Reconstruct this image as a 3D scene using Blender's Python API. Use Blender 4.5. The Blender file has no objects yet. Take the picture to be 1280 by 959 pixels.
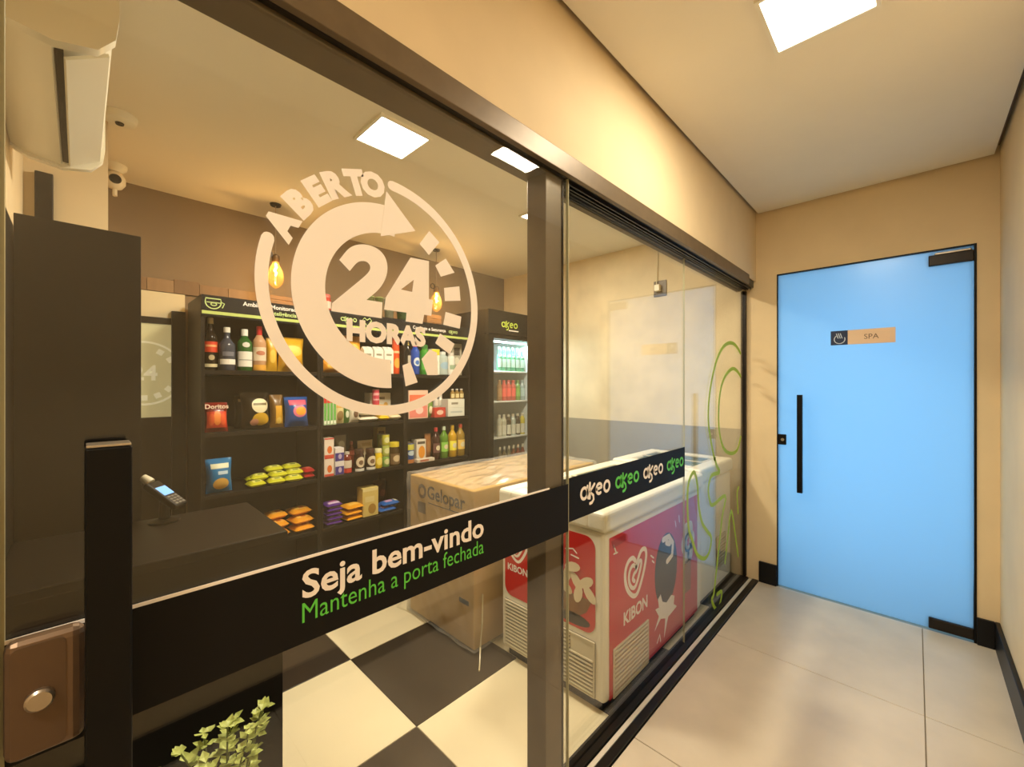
import bpy, bmesh, math, random
from mathutils import Vector, Matrix
random.seed(7)
PI = math.pi
S = bpy.context.scene
C = S.collection
# ------------------------------------------------------------------ camera, world, exposure
TH = math.radians(43.99)
CT, ST = math.cos(TH), math.sin(TH)
FPX, HZ, EYE = 522.0, 481.0, 1.40
cd = bpy.data.cameras.new('camera'); cam = bpy.data.objects.new('camera', cd); C.objects.link(cam)
cam.location = (0, 0, EYE); cam.rotation_euler = (PI/2, 0, TH - PI/2)
cd.sensor_width = 36; cd.lens = FPX/1280*36; cd.shift_y = 1.5/1280; cd.clip_start = 0.01
S.camera = cam
w = bpy.data.worlds.new('world'); S.world = w; w.use_nodes = True
w.node_tree.nodes['Background'].inputs[0].default_value = (1, .9, .75, 1)
w.node_tree.nodes['Background'].inputs[1].default_value = 0.02
S.view_settings.view_transform = 'Standard'; S.view_settings.look = 'None'
S.view_settings.exposure = 0.3; S.view_settings.gamma = 1; S.view_settings.use_curve_mapping = False
WARM = (1.0, .89, .70)
def area(name, loc, rot, sx, sy, power, col):
    l = bpy.data.lights.new(name, 'AREA'); l.shape = 'RECTANGLE'; l.size = sx; l.size_y = sy
    l.energy = power; l.color = col
    o = bpy.data.objects.new(name, l); C.objects.link(o); o.location = loc; o.rotation_euler = rot
    return o
# area lamp added unseen behind the frosted door, standing in for spa daylight
area('spa_door_backlight', (4.2, .23, 1.2), (0, PI/2, 0), 2.3, 1.5, 30, (.24, .62, 1.0))
# the same daylight-free corridor goes on behind the camera: the unseen lamp added there is built below

# ------------------------------------------------------------------ picture helpers (photo pixel -> metres on a plane parallel to the glass)
def ratio(px):
    u = (px-640)/FPX
    return (CT+u*ST)/(ST-u*CT)
def X_at(px, Y): return ratio(px)*Y
def on_glass(px, py, Y):
    X = X_at(px, Y); d = CT*X+ST*Y
    return X, EYE-(py-HZ)/FPX*d
def depth_at(px, Y): return CT*X_at(px, Y)+ST*Y
# ------------------------------------------------------------------ materials
def lin(c):
    return tuple((v/12.92 if v <= .04045 else ((v+.055)/1.055)**2.4) for v in c)
def rgb(r, g, b): return lin((r/255, g/255, b/255))
_m = {}
def mat(name, col, rough=.5, metal=0, noise=0, nscale=8, emit=0, bump=0, coat=0, trans=0, stretch=None):
    if name in _m: return _m[name]
    m = bpy.data.materials.new(name); m.use_nodes = True
    nt = m.node_tree; b = nt.nodes['Principled BSDF']
    b.inputs['Base Color'].default_value = (*col, 1); b.inputs['Roughness'].default_value = rough
    b.inputs['Metallic'].default_value = metal
    if max(col) < .02 and not metal: b.inputs['Specular IOR Level'].default_value = .22
    if coat: b.inputs['Coat Weight'].default_value = coat
    if trans: b.inputs['Transmission Weight'].default_value = trans
    if emit:
        b.inputs['Emission Color'].default_value = (*col, 1); b.inputs['Emission Strength'].default_value = emit
    if noise or bump:
        tc = nt.nodes.new('ShaderNodeTexCoord'); nz = nt.nodes.new('ShaderNodeTexNoise')
        nz.inputs['Scale'].default_value = nscale; nz.inputs['Detail'].default_value = 6
        mp = nt.nodes.new('ShaderNodeMapping')
        if stretch: mp.inputs['Scale'].default_value = stretch
        nt.links.new(tc.outputs['Object'], mp.inputs['Vector']); nt.links.new(mp.outputs[0], nz.inputs['Vector'])
        if noise:
            r = nt.nodes.new('ShaderNodeValToRGB')
            r.color_ramp.elements[0].position = .3; r.color_ramp.elements[1].position = .7
            r.color_ramp.elements[0].color = (*[max(0, c*(1-noise)) for c in col], 1)
            r.color_ramp.elements[1].color = (*[min(1, c*(1+noise)) for c in col], 1)
            nt.links.new(nz.outputs['Fac'], r.inputs[0]); nt.links.new(r.outputs[0], b.inputs['Base Color'])
        if bump:
            bp = nt.nodes.new('ShaderNodeBump'); bp.inputs['Strength'].default_value = bump; bp.inputs['Distance'].default_value = .01
            nt.links.new(nz.outputs['Fac'], bp.inputs['Height']); nt.links.new(bp.outputs[0], b.inputs['Normal'])
    _m[name] = m
    return m
def glass_mat(name, tint, f0=.04, rough=0.0, body=0.0, bodycol=(1, 1, 1)):
    """thin sheet: clear, with the reflection of each face growing towards grazing view (Schlick)"""
    if name in _m: return _m[name]
    m = bpy.data.materials.new(name); m.use_nodes = True; nt = m.node_tree; nt.nodes.clear()
    out = nt.nodes.new('ShaderNodeOutputMaterial'); mx = nt.nodes.new('ShaderNodeMixShader')
    tr = nt.nodes.new('ShaderNodeBsdfTransparent'); tr.inputs[0].default_value = (*tint, 1)
    gl = nt.nodes.new('ShaderNodeBsdfGlossy'); gl.inputs['Roughness'].default_value = rough
    lw = nt.nodes.new('ShaderNodeLayerWeight'); lw.inputs['Blend'].default_value = .5
    pw = nt.nodes.new('ShaderNodeMath'); pw.operation = 'POWER'; pw.inputs[1].default_value = 5
    ma = nt.nodes.new('ShaderNodeMath'); ma.operation = 'MULTIPLY_ADD'; ma.inputs[1].default_value = 1-f0; ma.inputs[2].default_value = f0
    nt.links.new(lw.outputs['Facing'], pw.inputs[0]); nt.links.new(pw.outputs[0], ma.inputs[0])
    nt.links.new(ma.outputs[0], mx.inputs[0])
    src = tr
    if body:
        df = nt.nodes.new('ShaderNodeBsdfDiffuse'); df.inputs[0].default_value = (*bodycol, 1)
        m2 = nt.nodes.new('ShaderNodeMixShader'); m2.inputs[0].default_value = body
        nt.links.new(tr.outputs[0], m2.inputs[1]); nt.links.new(df.outputs[0], m2.inputs[2]); src = m2
    nt.links.new(src.outputs[0], mx.inputs[1]); nt.links.new(gl.outputs[0], mx.inputs[2])
    nt.links.new(mx.outputs[0], out.inputs[0])
    _m[name] = m
    return m
def frosted_mat():
    m = bpy.data.materials.new('frosted_glass'); m.use_nodes = True; nt = m.node_tree; nt.nodes.clear()
    out = nt.nodes.new('ShaderNodeOutputMaterial'); a = nt.nodes.new('ShaderNodeBsdfTranslucent'); a.inputs[0].default_value = (.8, .92, 1, 1)
    d = nt.nodes.new('ShaderNodeBsdfDiffuse'); d.inputs[0].default_value = (.30, .50, .68, 1)
    g = nt.nodes.new('ShaderNodeBsdfGlossy'); g.inputs['Roughness'].default_value = .25
    x1 = nt.nodes.new('ShaderNodeMixShader'); x1.inputs[0].default_value = .35
    x2 = nt.nodes.new('ShaderNodeMixShader'); x2.inputs[0].default_value = .04
    nt.links.new(a.outputs[0], x1.inputs[1]); nt.links.new(d.outputs[0], x1.inputs[2])
    nt.links.new(x1.outputs[0], x2.inputs[1]); nt.links.new(g.outputs[0], x2.inputs[2]); nt.links.new(x2.outputs[0], out.inputs[0])
    return m
def col(r, g, b, rough=.45): return mat('paint_%d_%d_%d_%d' % (r, g, b, int(rough*100)), rgb(r, g, b), rough)
M_BEIGE = mat('beige_paint', rgb(222, 200, 160), .75, noise=.05, nscale=3, bump=.03)
M_CEIL = mat('ceiling_paint', rgb(236, 228, 208), .8, noise=.03, nscale=2)
M_TAUPE = mat('taupe_paint', rgb(128, 110, 86), .7, noise=.08, nscale=2.5, bump=.03)
M_CEMENT = mat('burnt_cement_paint', rgb(222, 206, 172), .6, noise=.10, nscale=4, bump=.03)
M_DADO = mat('grey_dado_paint', rgb(158, 150, 132), .6, noise=.03)
M_BLACK = mat('black_laminate', rgb(13, 11, 9), .5, noise=.15, nscale=6)
M_SHELF = mat('dark_wood_laminate', rgb(27, 22, 15), .5, noise=.2, nscale=5, stretch=(1, 1, 8))
M_ALU = mat('bronze_aluminium', rgb(112, 96, 74), .42, .35, noise=.08, nscale=20)
M_DARKALU = mat('dark_aluminium', rgb(40, 35, 30), .35, .6)
M_BLK = mat('black_plastic', rgb(8, 8, 8), .45)
M_VINYL = mat('black_vinyl', rgb(14, 12, 10), .6)
M_WHITEV = mat('white_vinyl', rgb(250, 240, 230), .6)
M_GREENV = mat('green_vinyl', rgb(96, 205, 70), .5)
M_LIMEV = mat('lime_vinyl', rgb(160, 190, 30), .5)
M_WHITE = mat('white_enamel', rgb(238, 232, 212), .35)
M_CREAM = mat('cream_plastic', rgb(214, 204, 176), .4)
M_STEEL = mat('brushed_steel', rgb(190, 180, 165), .3, .9)
M_GLASS = glass_mat('clear_glass', (.975, .985, .975), .05)
M_FROST = frosted_mat()
M_BASEB = mat('black_baseboard', rgb(24, 23, 23), .4)
M_TILEW = mat('ivory_porcelain', rgb(238, 224, 188), .22, noise=.03, nscale=3)
M_TILEB = mat('charcoal_porcelain', rgb(62, 53, 43), .3, noise=.15, nscale=4)
M_TILEG = mat('beige_porcelain', rgb(206, 192, 170), .3, noise=.09, nscale=3.5)
M_GROUT = mat('grout', rgb(150, 138, 118), .9)
M_CARD = mat('brown_cardboard', rgb(204, 164, 92), .8, noise=.06, nscale=5)
M_WOODBOX = mat('pine_wood', rgb(150, 112, 70), .6, noise=.15, nscale=4, stretch=(6, 1, 1))
M_LAMP = mat('lit_diffuser', (1, .93, .80), .5, emit=9)
# ------------------------------------------------------------------ mesh helpers
class MB:
    def __init__(s): s.v = []; s.f = []; s.smooth = False
    def add(s, vs, fs):
        n = len(s.v); s.v += [tuple(v) for v in vs]; s.f += [[i+n for i in f] for f in fs]; return s
    def box(s, a, b, bev=0, seg=2):
        bm = bmesh.new(); bmesh.ops.create_cube(bm, size=1)
        for v in bm.verts:
            v.co = Vector([(a[i]+b[i])/2+v.co[i]*(b[i]-a[i]) for i in range(3)])
        if bev: bmesh.ops.bevel(bm, geom=bm.edges[:], offset=bev, segments=seg, profile=.5, affect='EDGES')
        bm.verts.index_update()
        s.add([v.co[:] for v in bm.verts], [[v.index for v in f.verts] for f in bm.faces]); bm.free(); return s
    def lathe(s, prof, seg=20, c=(0, 0, 0), axis='z'):
        vs = []; fs = []
        for r, z in prof:
            for k in range(seg):
                a = 2*PI*k/seg; p = (r*math.cos(a), r*math.sin(a), z)
                if axis == 'y': p = (p[0], p[2], p[1])
                if axis == 'x': p = (p[2], p[0], p[1])
                vs.append((p[0]+c[0], p[1]+c[1], p[2]+c[2]))
        for i in range(len(prof)-1):
            for k in range(seg):
                k2 = (k+1) % seg; fs.append([i*seg+k, i*seg+k2, (i+1)*seg+k2, (i+1)*seg+k])
        fs.append(list(range(seg))[::-1]); fs.append([(len(prof)-1)*seg+k for k in range(seg)])
        s.smooth = True
        return s.add(vs, fs)
    def tube(s, pts, r, seg=8):
        pts = [Vector(p) for p in pts]; vs = []; fs = []
        for i, p in enumerate(pts):
            t = (pts[min(i+1, len(pts)-1)]-pts[max(i-1, 0)]).normalized()
            n = t.cross(Vector((0, 0, 1)) if abs(t.z) < .95 else Vector((1, 0, 0))).normalized(); b = t.cross(n)
            for k in range(seg):
                a = 2*PI*k/seg; vs.append(p+n*r*math.cos(a)+b*r*math.sin(a))
        for i in range(len(pts)-1):
            for k in range(seg):
                k2 = (k+1) % seg; fs.append([i*seg+k, i*seg+k2, (i+1)*seg+k2, (i+1)*seg+k])
        fs.append(list(range(seg))[::-1]); fs.append([(len(pts)-1)*seg+k for k in range(seg)])
        s.smooth = True
        return s.add(vs, fs)
    def prism(s, poly, h, frame):
        """2-D polygon on a frame (origin, ux, uy), extruded by h along its normal ux x uy"""
        o, ux, uy = [Vector(q) for q in frame]; n = ux.cross(uy)
        k = len(poly); a = [o+ux*p[0]+uy*p[1] for p in poly]; b = [p+n*h for p in a]
        return s.add(a+b, [list(range(k))[::-1], list(range(k, 2*k))]+[[i, (i+1) % k, k+(i+1) % k, k+i] for i in range(k)])
    def stroke(s, pts, wd, frame, h=.0006, closed=False):
        """flat ribbon with round ends along a 2-D line"""
        P = [Vector(p) for p in pts]; n = len(P)
        L = []; R = []
        for i in range(n):
            if closed: t = P[(i+1) % n]-P[i-1]
            else: t = P[min(i+1, n-1)]-P[max(i-1, 0)]
            t = t.normalized() if t.length else Vector((1, 0)); q = Vector((-t.y, t.x))*wd/2
            L.append(P[i]+q); R.append(P[i]-q)
        if closed:
            for i in range(n):
                j = (i+1) % n; s.prism([R[i], R[j], L[j], L[i]], h, frame)
        else:
            poly = R[:]
            t = (P[-1]-P[-2]).normalized(); a0 = math.atan2(t.y, t.x)
            poly += [P[-1]+Vector((math.cos(a0+a), math.sin(a0+a)))*wd/2 for a in (-.9, -.45, 0, .45, .9)]
            poly += L[::-1]
            t = (P[0]-P[1]).normalized(); a0 = math.atan2(t.y, t.x)
            poly += [P[0]+Vector((math.cos(a0+a), math.sin(a0+a)))*wd/2 for a in (-.9, -.45, 0, .45, .9)]
            for i in range(n-1): s.prism([R[i], R[i+1], L[i+1], L[i]], h, frame)
            m = len(poly)
            s.prism([R[-1]]+poly[n:n+5]+[L[-1]], h, frame); s.prism([L[0]]+poly[2*n+5:]+[R[0]], h, frame)
        return s
    def text(s, txt, frame, width=None, height=None, bold=0, h=.0006, align='l', shear=0, fit=False):
        cu = bpy.data.curves.new('t', 'FONT'); cu.body = txt; cu.size = 1; cu.offset = bold; cu.shear = shear
        cu.resolution_u = 3
        ob = bpy.data.objects.new('t', cu); me = ob.to_mesh()
        vs = [v.co[:2] for v in me.vertices]; fs = [list(p.vertices) for p in me.polygons]
        ob.to_mesh_clear(); bpy.data.objects.remove(ob); bpy.data.curves.remove(cu)
        if not vs: return s
        x0 = min(v[0] for v in vs); x1 = max(v[0] for v in vs); y1 = max(v[1] for v in vs)
        sx = sy = 1
        if width: sx = sy = width/(x1-x0)
        if height: sy = height/y1; sx = sx if width else sy
        off = {'l': -x0, 'c': -(x0+x1)/2, 'r': -x1}[align]
        o, ux, uy = [Vector(q) for q in frame]; n = ux.cross(uy)*h
        s.add([o+ux*(v[0]+off)*sx+uy*v[1]*sy+n for v in vs], fs)
        return s
    def build(s, name, m, parent=None, loc=None):
        me = bpy.data.meshes.new(name); me.from_pydata(s.v, [], s.f)
        me.materials.append(m)
        bm = bmesh.new(); bm.from_mesh(me); bmesh.ops.recalc_face_normals(bm, faces=bm.faces); bm.to_mesh(me); bm.free()
        if s.smooth:
            me.polygons.foreach_set('use_smooth', [True]*len(me.polygons)); me.set_sharp_from_angle(angle=math.radians(40))
        o = bpy.data.objects.new(name, me); C.objects.link(o)
        if parent: o.parent = parent
        if loc: o.location = loc
        return o
def smooth2(p, closed=False, k=4):
    n = len(p); o = []
    for i in range(n if closed else n-1):
        q = [p[(i+j) % n] if closed else p[min(max(i+j, 0), n-1)] for j in (-1, 0, 1, 2)]
        for m_ in range(k):
            t = m_/k
            o.append(tuple(.5*(2*q[1][c]+(q[2][c]-q[0][c])*t+(2*q[0][c]-5*q[1][c]+4*q[2][c]-q[3][c])*t*t+(3*q[1][c]-q[0][c]-3*q[2][c]+q[3][c])*t**3) for c in (0, 1)))
    if not closed: o.append(tuple(p[-1]))
    return o
def B(a, b, bev=0, seg=2): return MB().box(a, b, bev, seg)
def tag(o, label=None, cat=None, group=None, kind=None):
    if label: o['label'] = label
    if cat: o['category'] = cat
    if group: o['group'] = group
    if kind: o['kind'] = kind
    return o
def empty(name, label=None, cat=None, loc=(0, 0, 0), rz=0, group=None, kind=None):
    o = bpy.data.objects.new(name, None); C.objects.link(o); o.empty_display_size = .05
    o.location = loc; o.rotation_euler = (0, 0, rz)
    return tag(o, label, cat, group, kind)
def copy_tree(o, parent=None):
    c = o.copy(); C.objects.link(c); c.parent = parent
    for ch in list(o.children): copy_tree(ch, c)
    return c
def struct(name, mb, m, label, cat): return tag(mb.build(name, m), label, cat, kind='structure')
def rrect(x0, x1, y0, y1, r, n=5):
    p = []
    for cx, cy, a0 in ((x1-r, y1-r, 0), (x0+r, y1-r, 90), (x0+r, y0+r, 180), (x1-r, y0+r, 270)):
        for k in range(n+1):
            a = math.radians(a0+90*k/n); p.append((cx+r*math.cos(a), cy+r*math.sin(a)))
    return p
def arc(cx, cy, r, a0, a1, n=16, ry=None):
    ry = ry or r
    return [(cx+r*math.cos(math.radians(a0+(a1-a0)*k/n)), cy+ry*math.sin(math.radians(a0+(a1-a0)*k/n))) for k in range(n+1)]
def ell(cx, cy, rx, ry, n=20): return arc(cx, cy, rx, 0, 360-360/n, n-1, ry)
UX, UY, UZ = Vector((1, 0, 0)), Vector((0, 1, 0)), Vector((0, 0, 1))
def FY(y): return ((0, y, 0), UX, UZ)            # plane facing -Y, read along +X
def akeo(mb, x, z, wd, frame, lw=None):
    """the round lower-case logo: a, k with a tail, e, o; x,z is its left end on the base line"""
    u = wd/4.3; lw = lw or u*.2; r = u*.42
    def T(p): return [(x+a*u, z+b*u) for a, b in p]
    mb.stroke(T(arc(.5, .5, .42, 0, 337.5, 15)), lw, frame, closed=True)
    mb.stroke(T([(.94, .98), (.94, .25), (1.05, .05)]), lw, frame)
    mb.stroke(T([(1.28, 1.15), (1.25, .5), (1.25, .0)]), lw, frame)
    mb.stroke(T([(1.9, .98), (1.3, .5), (1.75, .12), (1.8, -.2), (1.55, -.4), (1.3, -.42)]), lw, frame)
    mb.stroke(T([(2.2, .5), (2.98, .56)]+arc(2.6, .5, .4, 15, 300, 14)[0:]), lw, frame)
    mb.stroke(T(arc(3.75, .5, .42, 0, 337.5, 15)), lw, frame, closed=True)
    return mb
# ------------------------------------------------------------------ the setting
EX = 3.37            # end wall, shared by corridor and shop
GY = .835            # sliding leaf
GR = .895            # fixed panes
YB = 3.38            # shop back wall
YR = -.322           # corridor right wall
XB = -2.2            # corridor end behind the camera
ZC = 2.615
fl = struct('floor', B((XB, YR-.1, -.08), (EX+.1, YB+.1, -.006)), M_GROUT, 'floor of pale corridor slabs and black and ivory shop checkerboard', 'floor')
def tile(x0, x1, y0, y1, m, name):
    g = .0018
    return B((x0+g, y0+g, -.006), (x1-g, y1-g, 0), .0012, 1).build(name, m, fl)
for x0 in (-2.27, -1.32, -.37, .58, 1.53, 2.48):
    for y0, y1 in ((YR, -.03), (-.03, .803)):
        tile(max(x0, XB), min(x0+.95, EX), y0, y1, M_TILEG, 'floor_slab')
xs = [-.16, .36, .96, 1.56, 2.16, 2.76, EX]; ys = [.925, 1.47, 2.07, 2.67, 3.27, YB]
for i in range(6):
    for j in range(5):
        tile(xs[i], xs[i+1], ys[j], ys[j+1], M_TILEB if (i+j) % 2 else M_TILEW, 'checker_tile')
# ceilings with a shadow gap round the corridor panel
struct('ceiling', B((XB, YR-.1, ZC+.05), (EX+.1, YB+.1, ZC+.12)), M_TAUPE, 'upper slab above the plaster ceilings', 'ceiling')
struct('ceiling.001', B((XB, YR+.022, ZC), (EX-.022, .802, ZC+.03)), M_CEIL, 'pale plaster corridor ceiling panel with dark shadow gap', 'ceiling')
struct('ceiling.002', B((-.16, 1.0, ZC-.01), (EX, YB, ZC+.03)), M_CEIL, 'plaster ceiling of the shop behind the glass', 'ceiling')
struct('wall_front', B((XB, .822, 2.14), (EX, 1.0, ZC+.05)), M_BEIGE, 'beige wall strip above the sliding door header', 'wall')
struct('wall_front.001', B((XB, .822, 0), (-.2, 1.0, 2.14)), M_BEIGE, 'beige corridor wall left of the glass front', 'wall')
struct('wall_right', B((XB, YR-.1, 0), (EX, YR, ZC+.05)), M_BEIGE, 'beige corridor wall at the right edge', 'wall')
struct('wall_rear', B((XB-.1, YR-.1, 0), (XB, 1.0, ZC+.05)), M_BEIGE, 'corridor wall behind the camera', 'wall')
struct('wall_back', B((-.26, YB, 0), (EX+.1, YB+.1, ZC+.05)), M_TAUPE, 'taupe back wall of the shop above the shelves', 'wall')
struct('wall_left', B((-.26, 1.0, 0), (-.16, YB, ZC+.05)), M_BEIGE, 'beige left wall of the shop carrying the air conditioner', 'wall')
# end wall with the opening of the spa door
DY0, DY1, DZ = -.240, .692, 2.166
we = MB()
we.box((EX, DY1, 0), (EX+.1, .885, ZC+.05)); we.box((EX, YR-.1, 0), (EX+.1, DY0, ZC+.05)); we.box((EX, DY0, DZ), (EX+.1, DY1, ZC+.05))
struct('wall_end', we, M_BEIGE, 'beige end wall around the blue frosted door', 'wall')
struct('wall_end.001', B((EX, .885, 1.075), (EX+.1, YB, ZC+.05)), M_CEMENT, 'mottled cream side wall of the shop', 'wall')
struct('wall_end.002', B((EX, .885, 0), (EX+.1, YB, 1.075)), M_DADO, 'grey painted lower part of the shop side wall', 'wall')
struct('wall_pillar', B((-.16, 2.62, 0), (.09, YB, ZC)), M_BEIGE, 'beige pillar beyond the air conditioner', 'wall')
struct('trim_1', B((-.16, 1.0, 0), (-.15, 2.61, 1.92)), M_BLACK, 'dark cladding on the lower left shop wall', 'wall cladding')
struct('trim_2', B((-.15, 2.60, 0), (.092, 2.62, 1.92)), M_BLACK, 'dark cladding on the lower part of the pillar', 'wall cladding')
struct('trim_3', B((-.128, 2.592, 1.92), (-.076, 2.62, 2.28), .003), M_BLACK, 'narrow dark duct rising on the pillar', 'duct')
for i, (a, b, lab) in enumerate((((EX-.018, DY1, 0), (EX, .80, .145), 'black baseboard between glass front and blue door'),
        ((EX-.018, YR+.018, 0), (EX, DY0, .145), 'short black baseboard right of the blue door'),
        ((XB, YR, 0), (EX, YR+.018, .145), 'black baseboard along the right corridor wall'))):
    struct(['baseboard_end', 'baseboard_end.001', 'baseboard_right'][i], B(a, b, .003), M_BASEB, lab, 'baseboard')
# back-left: pale wall field, framed pale pane with the faint clock mark, plank strip
struct('trim_4', B((.09, YB-.012, .9), (.47, YB, 1.975)), mat('ivory_wall', rgb(226, 214, 178), .6), 'ivory wall field left of the shelf unit', 'wall panel')
wn = empty('window_1', 'pale frosted window with a faint round clock mark beside the shelf', 'window', (0, 0, 0), kind='structure')
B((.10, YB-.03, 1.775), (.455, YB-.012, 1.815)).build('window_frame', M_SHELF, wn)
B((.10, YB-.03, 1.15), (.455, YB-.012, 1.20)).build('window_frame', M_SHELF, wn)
pn = B((.10, YB-.02, 1.20), (.455, YB-.012, 1.775)).build('pane', mat('glowing_milky_pane', rgb(214, 208, 160), .3, emit=.22), wn)  # slight glow put into the pane's material, as if backlit
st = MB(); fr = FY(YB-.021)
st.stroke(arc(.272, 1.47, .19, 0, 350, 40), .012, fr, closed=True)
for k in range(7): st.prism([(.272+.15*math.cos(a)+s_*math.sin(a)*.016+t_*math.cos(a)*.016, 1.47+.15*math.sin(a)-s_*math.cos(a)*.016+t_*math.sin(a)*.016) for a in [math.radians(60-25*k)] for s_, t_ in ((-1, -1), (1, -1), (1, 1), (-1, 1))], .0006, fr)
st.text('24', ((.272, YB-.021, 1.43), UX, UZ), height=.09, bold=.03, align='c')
st.build('sticker', mat('faint_glow_print', rgb(240, 236, 205), .5, emit=.26), pn)  # glow put into this mark too, so it stays paler than the pane
struct('trim_5', B((.40, YB-.05, 0), (.468, YB-.012, 1.86)), M_SHELF, 'dark upright filler between window and shelf', 'trim')
B((.10, YB-.03, 0), (.40, YB-.012, 1.15)).build('lower_panel', M_SHELF, wn)
pk = empty('plank_strip', 'strip of brown wooden planks along the taupe back wall', 'planks')
px = .095; k = 0
while px < 2.45:
    w_ = random.choice((.13, .16, .19, .22)); zt = 2.055+random.choice((0, .012, .03))
    B((px+.001, YB-.012-random.random()*.006, 1.978), (min(px+w_, 2.46)-.001, YB, zt), .001, 1).build('plank', mat('plank_%d' % (k % 3), rgb(*((138, 108, 74), (150, 120, 84), (126, 98, 66))[k % 3]), .6, noise=.12, nscale=4, stretch=(8, 1, 1)), pk); px += w_; k += 1
# header, tracks, mullion
hd = empty('trim_6', 'bronze aluminium header carrying the sliding glass leaves', 'door header', kind='structure')
B((-.75, .810, 2.085), (3.16, .829, 2.150), .002).build('fascia', M_ALU, hd)
B((-.75, .829, 2.090), (3.34, .945, 2.14)).build('track_bed', M_DARKALU, hd)
for y in (.842, .860, .874, .905): B((1.13, y, 2.078), (3.33, y+.006, 2.092)).build('track_rib', M_DARKALU, hd)
B((1.13, .915, 2.076), (3.34, .94, 2.095), .002).build('inner_rail', M_ALU, hd)
B((-.75, .850, 2.080), (1.128, .94, 2.095), .002).build('inner_rail', M_ALU, hd)
B((3.16, .811, 2.087), (3.164, .93, 2.148)).build('end_cap', M_DARKALU, hd)
mu = empty('trim_7', 'bronze aluminium upright post between sliding leaf and fixed panes', 'door post', kind='structure')
B((1.030, .845, .015), (1.122, .925, 2.078), .002).build('profile', M_ALU, mu)
B((1.112, .841, .015), (1.118, .846, 2.078)).build('seal', M_DARKALU, mu)
je = empty('trim_8', 'thin dark jamb where the glass meets the end wall', 'jamb', kind='structure')
B((EX-.028, .88, .015), (EX, .912, 2.078), .002).build('profile', M_DARKALU, je)
jl = struct('trim_9', B((-.20, .815, 0), (-.072, .90, 2.088), .002), M_BLACK, 'dark jamb at the left edge beside the lock', 'jamb')
tr = empty('trim_10', 'black and steel sliding track set in the floor', 'floor track', kind='structure')
B((-.75, .803, -.006), (EX-.018, .925, .002)).build('track_bed', M_BLK, tr)
B((-.75, .805, .002), (EX-.019, .838, .012), .002).build('outer_rail', M_DARKALU, tr)
B((-.75, .843, .002), (EX-.019, .861, .006)).build('steel_strip', mat('pale_strip', rgb(222, 212, 196), .4, .2), tr)
B((-.75, .866, .002), (EX-.019, .925, .014), .002).build('inner_rail', M_DARKALU, tr)
# ------------------------------------------------------------------ sliding leaf with its stickers
d2 = empty('door_2', 'sliding clear glass door with clock sticker and black welcome band', 'glass door', kind='structure')
B((-.068, GY-.004, .014), (1.130, GY+.004, 2.086)).build('glass_pane', M_GLASS, d2)
B((-.070, GY-.0055, .014), (-.066, GY+.0055, 2.086)).build('edge_strip', mat('edge_glass', rgb(170, 165, 130), .3), d2)
B((1.1295, GY-.005, .014), (1.1325, GY+.005, 2.086)).build('edge_strip', mat('edge_glass', rgb(170, 165, 130), .3), d2)
yb = GY-.0046; yt = GY-.0052
bd = B((-.066, yb-.0002, .912), (1.130, yb+.0004, 1.070)).build('sticker_band', M_VINYL, d2)
B((-.066, yb-.0006, 1.0695), (1.03, yb+.0003, 1.0750)).build('white_line', M_WHITEV, bd)
MB().text('Seja bem-vindo', ((.291, yt, .997), UX, UZ), width=.459, height=.052, bold=.022).build('lettering', M_WHITEV, bd)
MB().text('Mantenha a porta fechada', ((.291, yt, .951), UX, UZ), width=.459, height=.0375, bold=-.002).build('lettering', M_GREENV, bd)
ck = MB(); CXs, CZs = .4706, 1.5915; fr = FY(yb)
def cp(px_, py_): return on_glass(px_, py_, yb)
ck.stroke(arc(CXs, CZs, .2475, 163.5, 448, 90), .0215, fr)
def band(r0, r1, a0, a1, n): 
    for k in range(n):
        b0, b1 = [math.radians(a0+(a1-a0)*(k+j)/n) for j in (0, 1)]
        ck.prism([(CXs+r*math.cos(a), CZs+r*math.sin(a)) for r, a in ((r0, b0), (r1, b0), (r1, b1), (r0, b1))], .0006, fr)
band(.137, .199, 84, 272, 60)
ck.prism([cp(519, 289), cp(482.6, 239), cp(475.5, 295.5)], .0006, FY(yb-.0007))
for q in ([(536.5, 289), (549, 303), (536, 319), (524.5, 305)], [(544, 332), (557, 323.5), (568, 341), (551, 346)],
          [(555, 360), (574, 358), (575.5, 376), (556, 376.5)], [(557, 390), (576.5, 396), (574.5, 411), (554, 406)],
          [(550, 417), (568, 430), (562, 443), (544, 429)], [(537, 437), (546, 441), (547, 469), (534, 469), (527, 449)],
          [(503, 457), (513, 453), (522, 478), (507, 483)]):
    ck.prism([cp(*p) for p in q][::-1], .0006, fr)
x24, z24 = cp(415, 388); x25 = cp(536, 398)[0]
two = [cp(*p) for p in smooth2([(424, 325), (437, 310), (452, 305.5), (468, 309), (479, 318), (484, 331), (482.5, 346), (474, 361), (458, 375)])+[(478, 378), (477, 398), (414, 389), (415, 379)]+smooth2([(448, 352), (460, 341), (462.5, 333), (457, 327), (447, 328), (437, 339)])]
fou = [cp(*p) for p in [(536, 326.5), (536, 374), (541, 375), (539, 395), (530, 393.5), (528, 405), (507, 402), (508, 391), (480, 387), (482, 372), (513, 322)]]
def ngon(mb, poly, holes, y):
    cu = bpy.data.curves.new('c', 'CURVE'); cu.dimensions = '2D'; cu.fill_mode = 'BOTH'
    for pl in [poly]+holes:
        sp = cu.splines.new('POLY'); sp.points.add(len(pl)-1); sp.use_cyclic_u = True
        for i, p in enumerate(pl): sp.points[i].co = (p[0], p[1], 0, 1)
    ob = bpy.data.objects.new('c', cu); me = ob.to_mesh()
    mb.add([(v.co.x, y, v.co.y) for v in me.vertices], [list(p.vertices) for p in me.polygons])
    ob.to_mesh_clear(); bpy.data.objects.remove(ob); bpy.data.curves.remove(cu)
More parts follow.
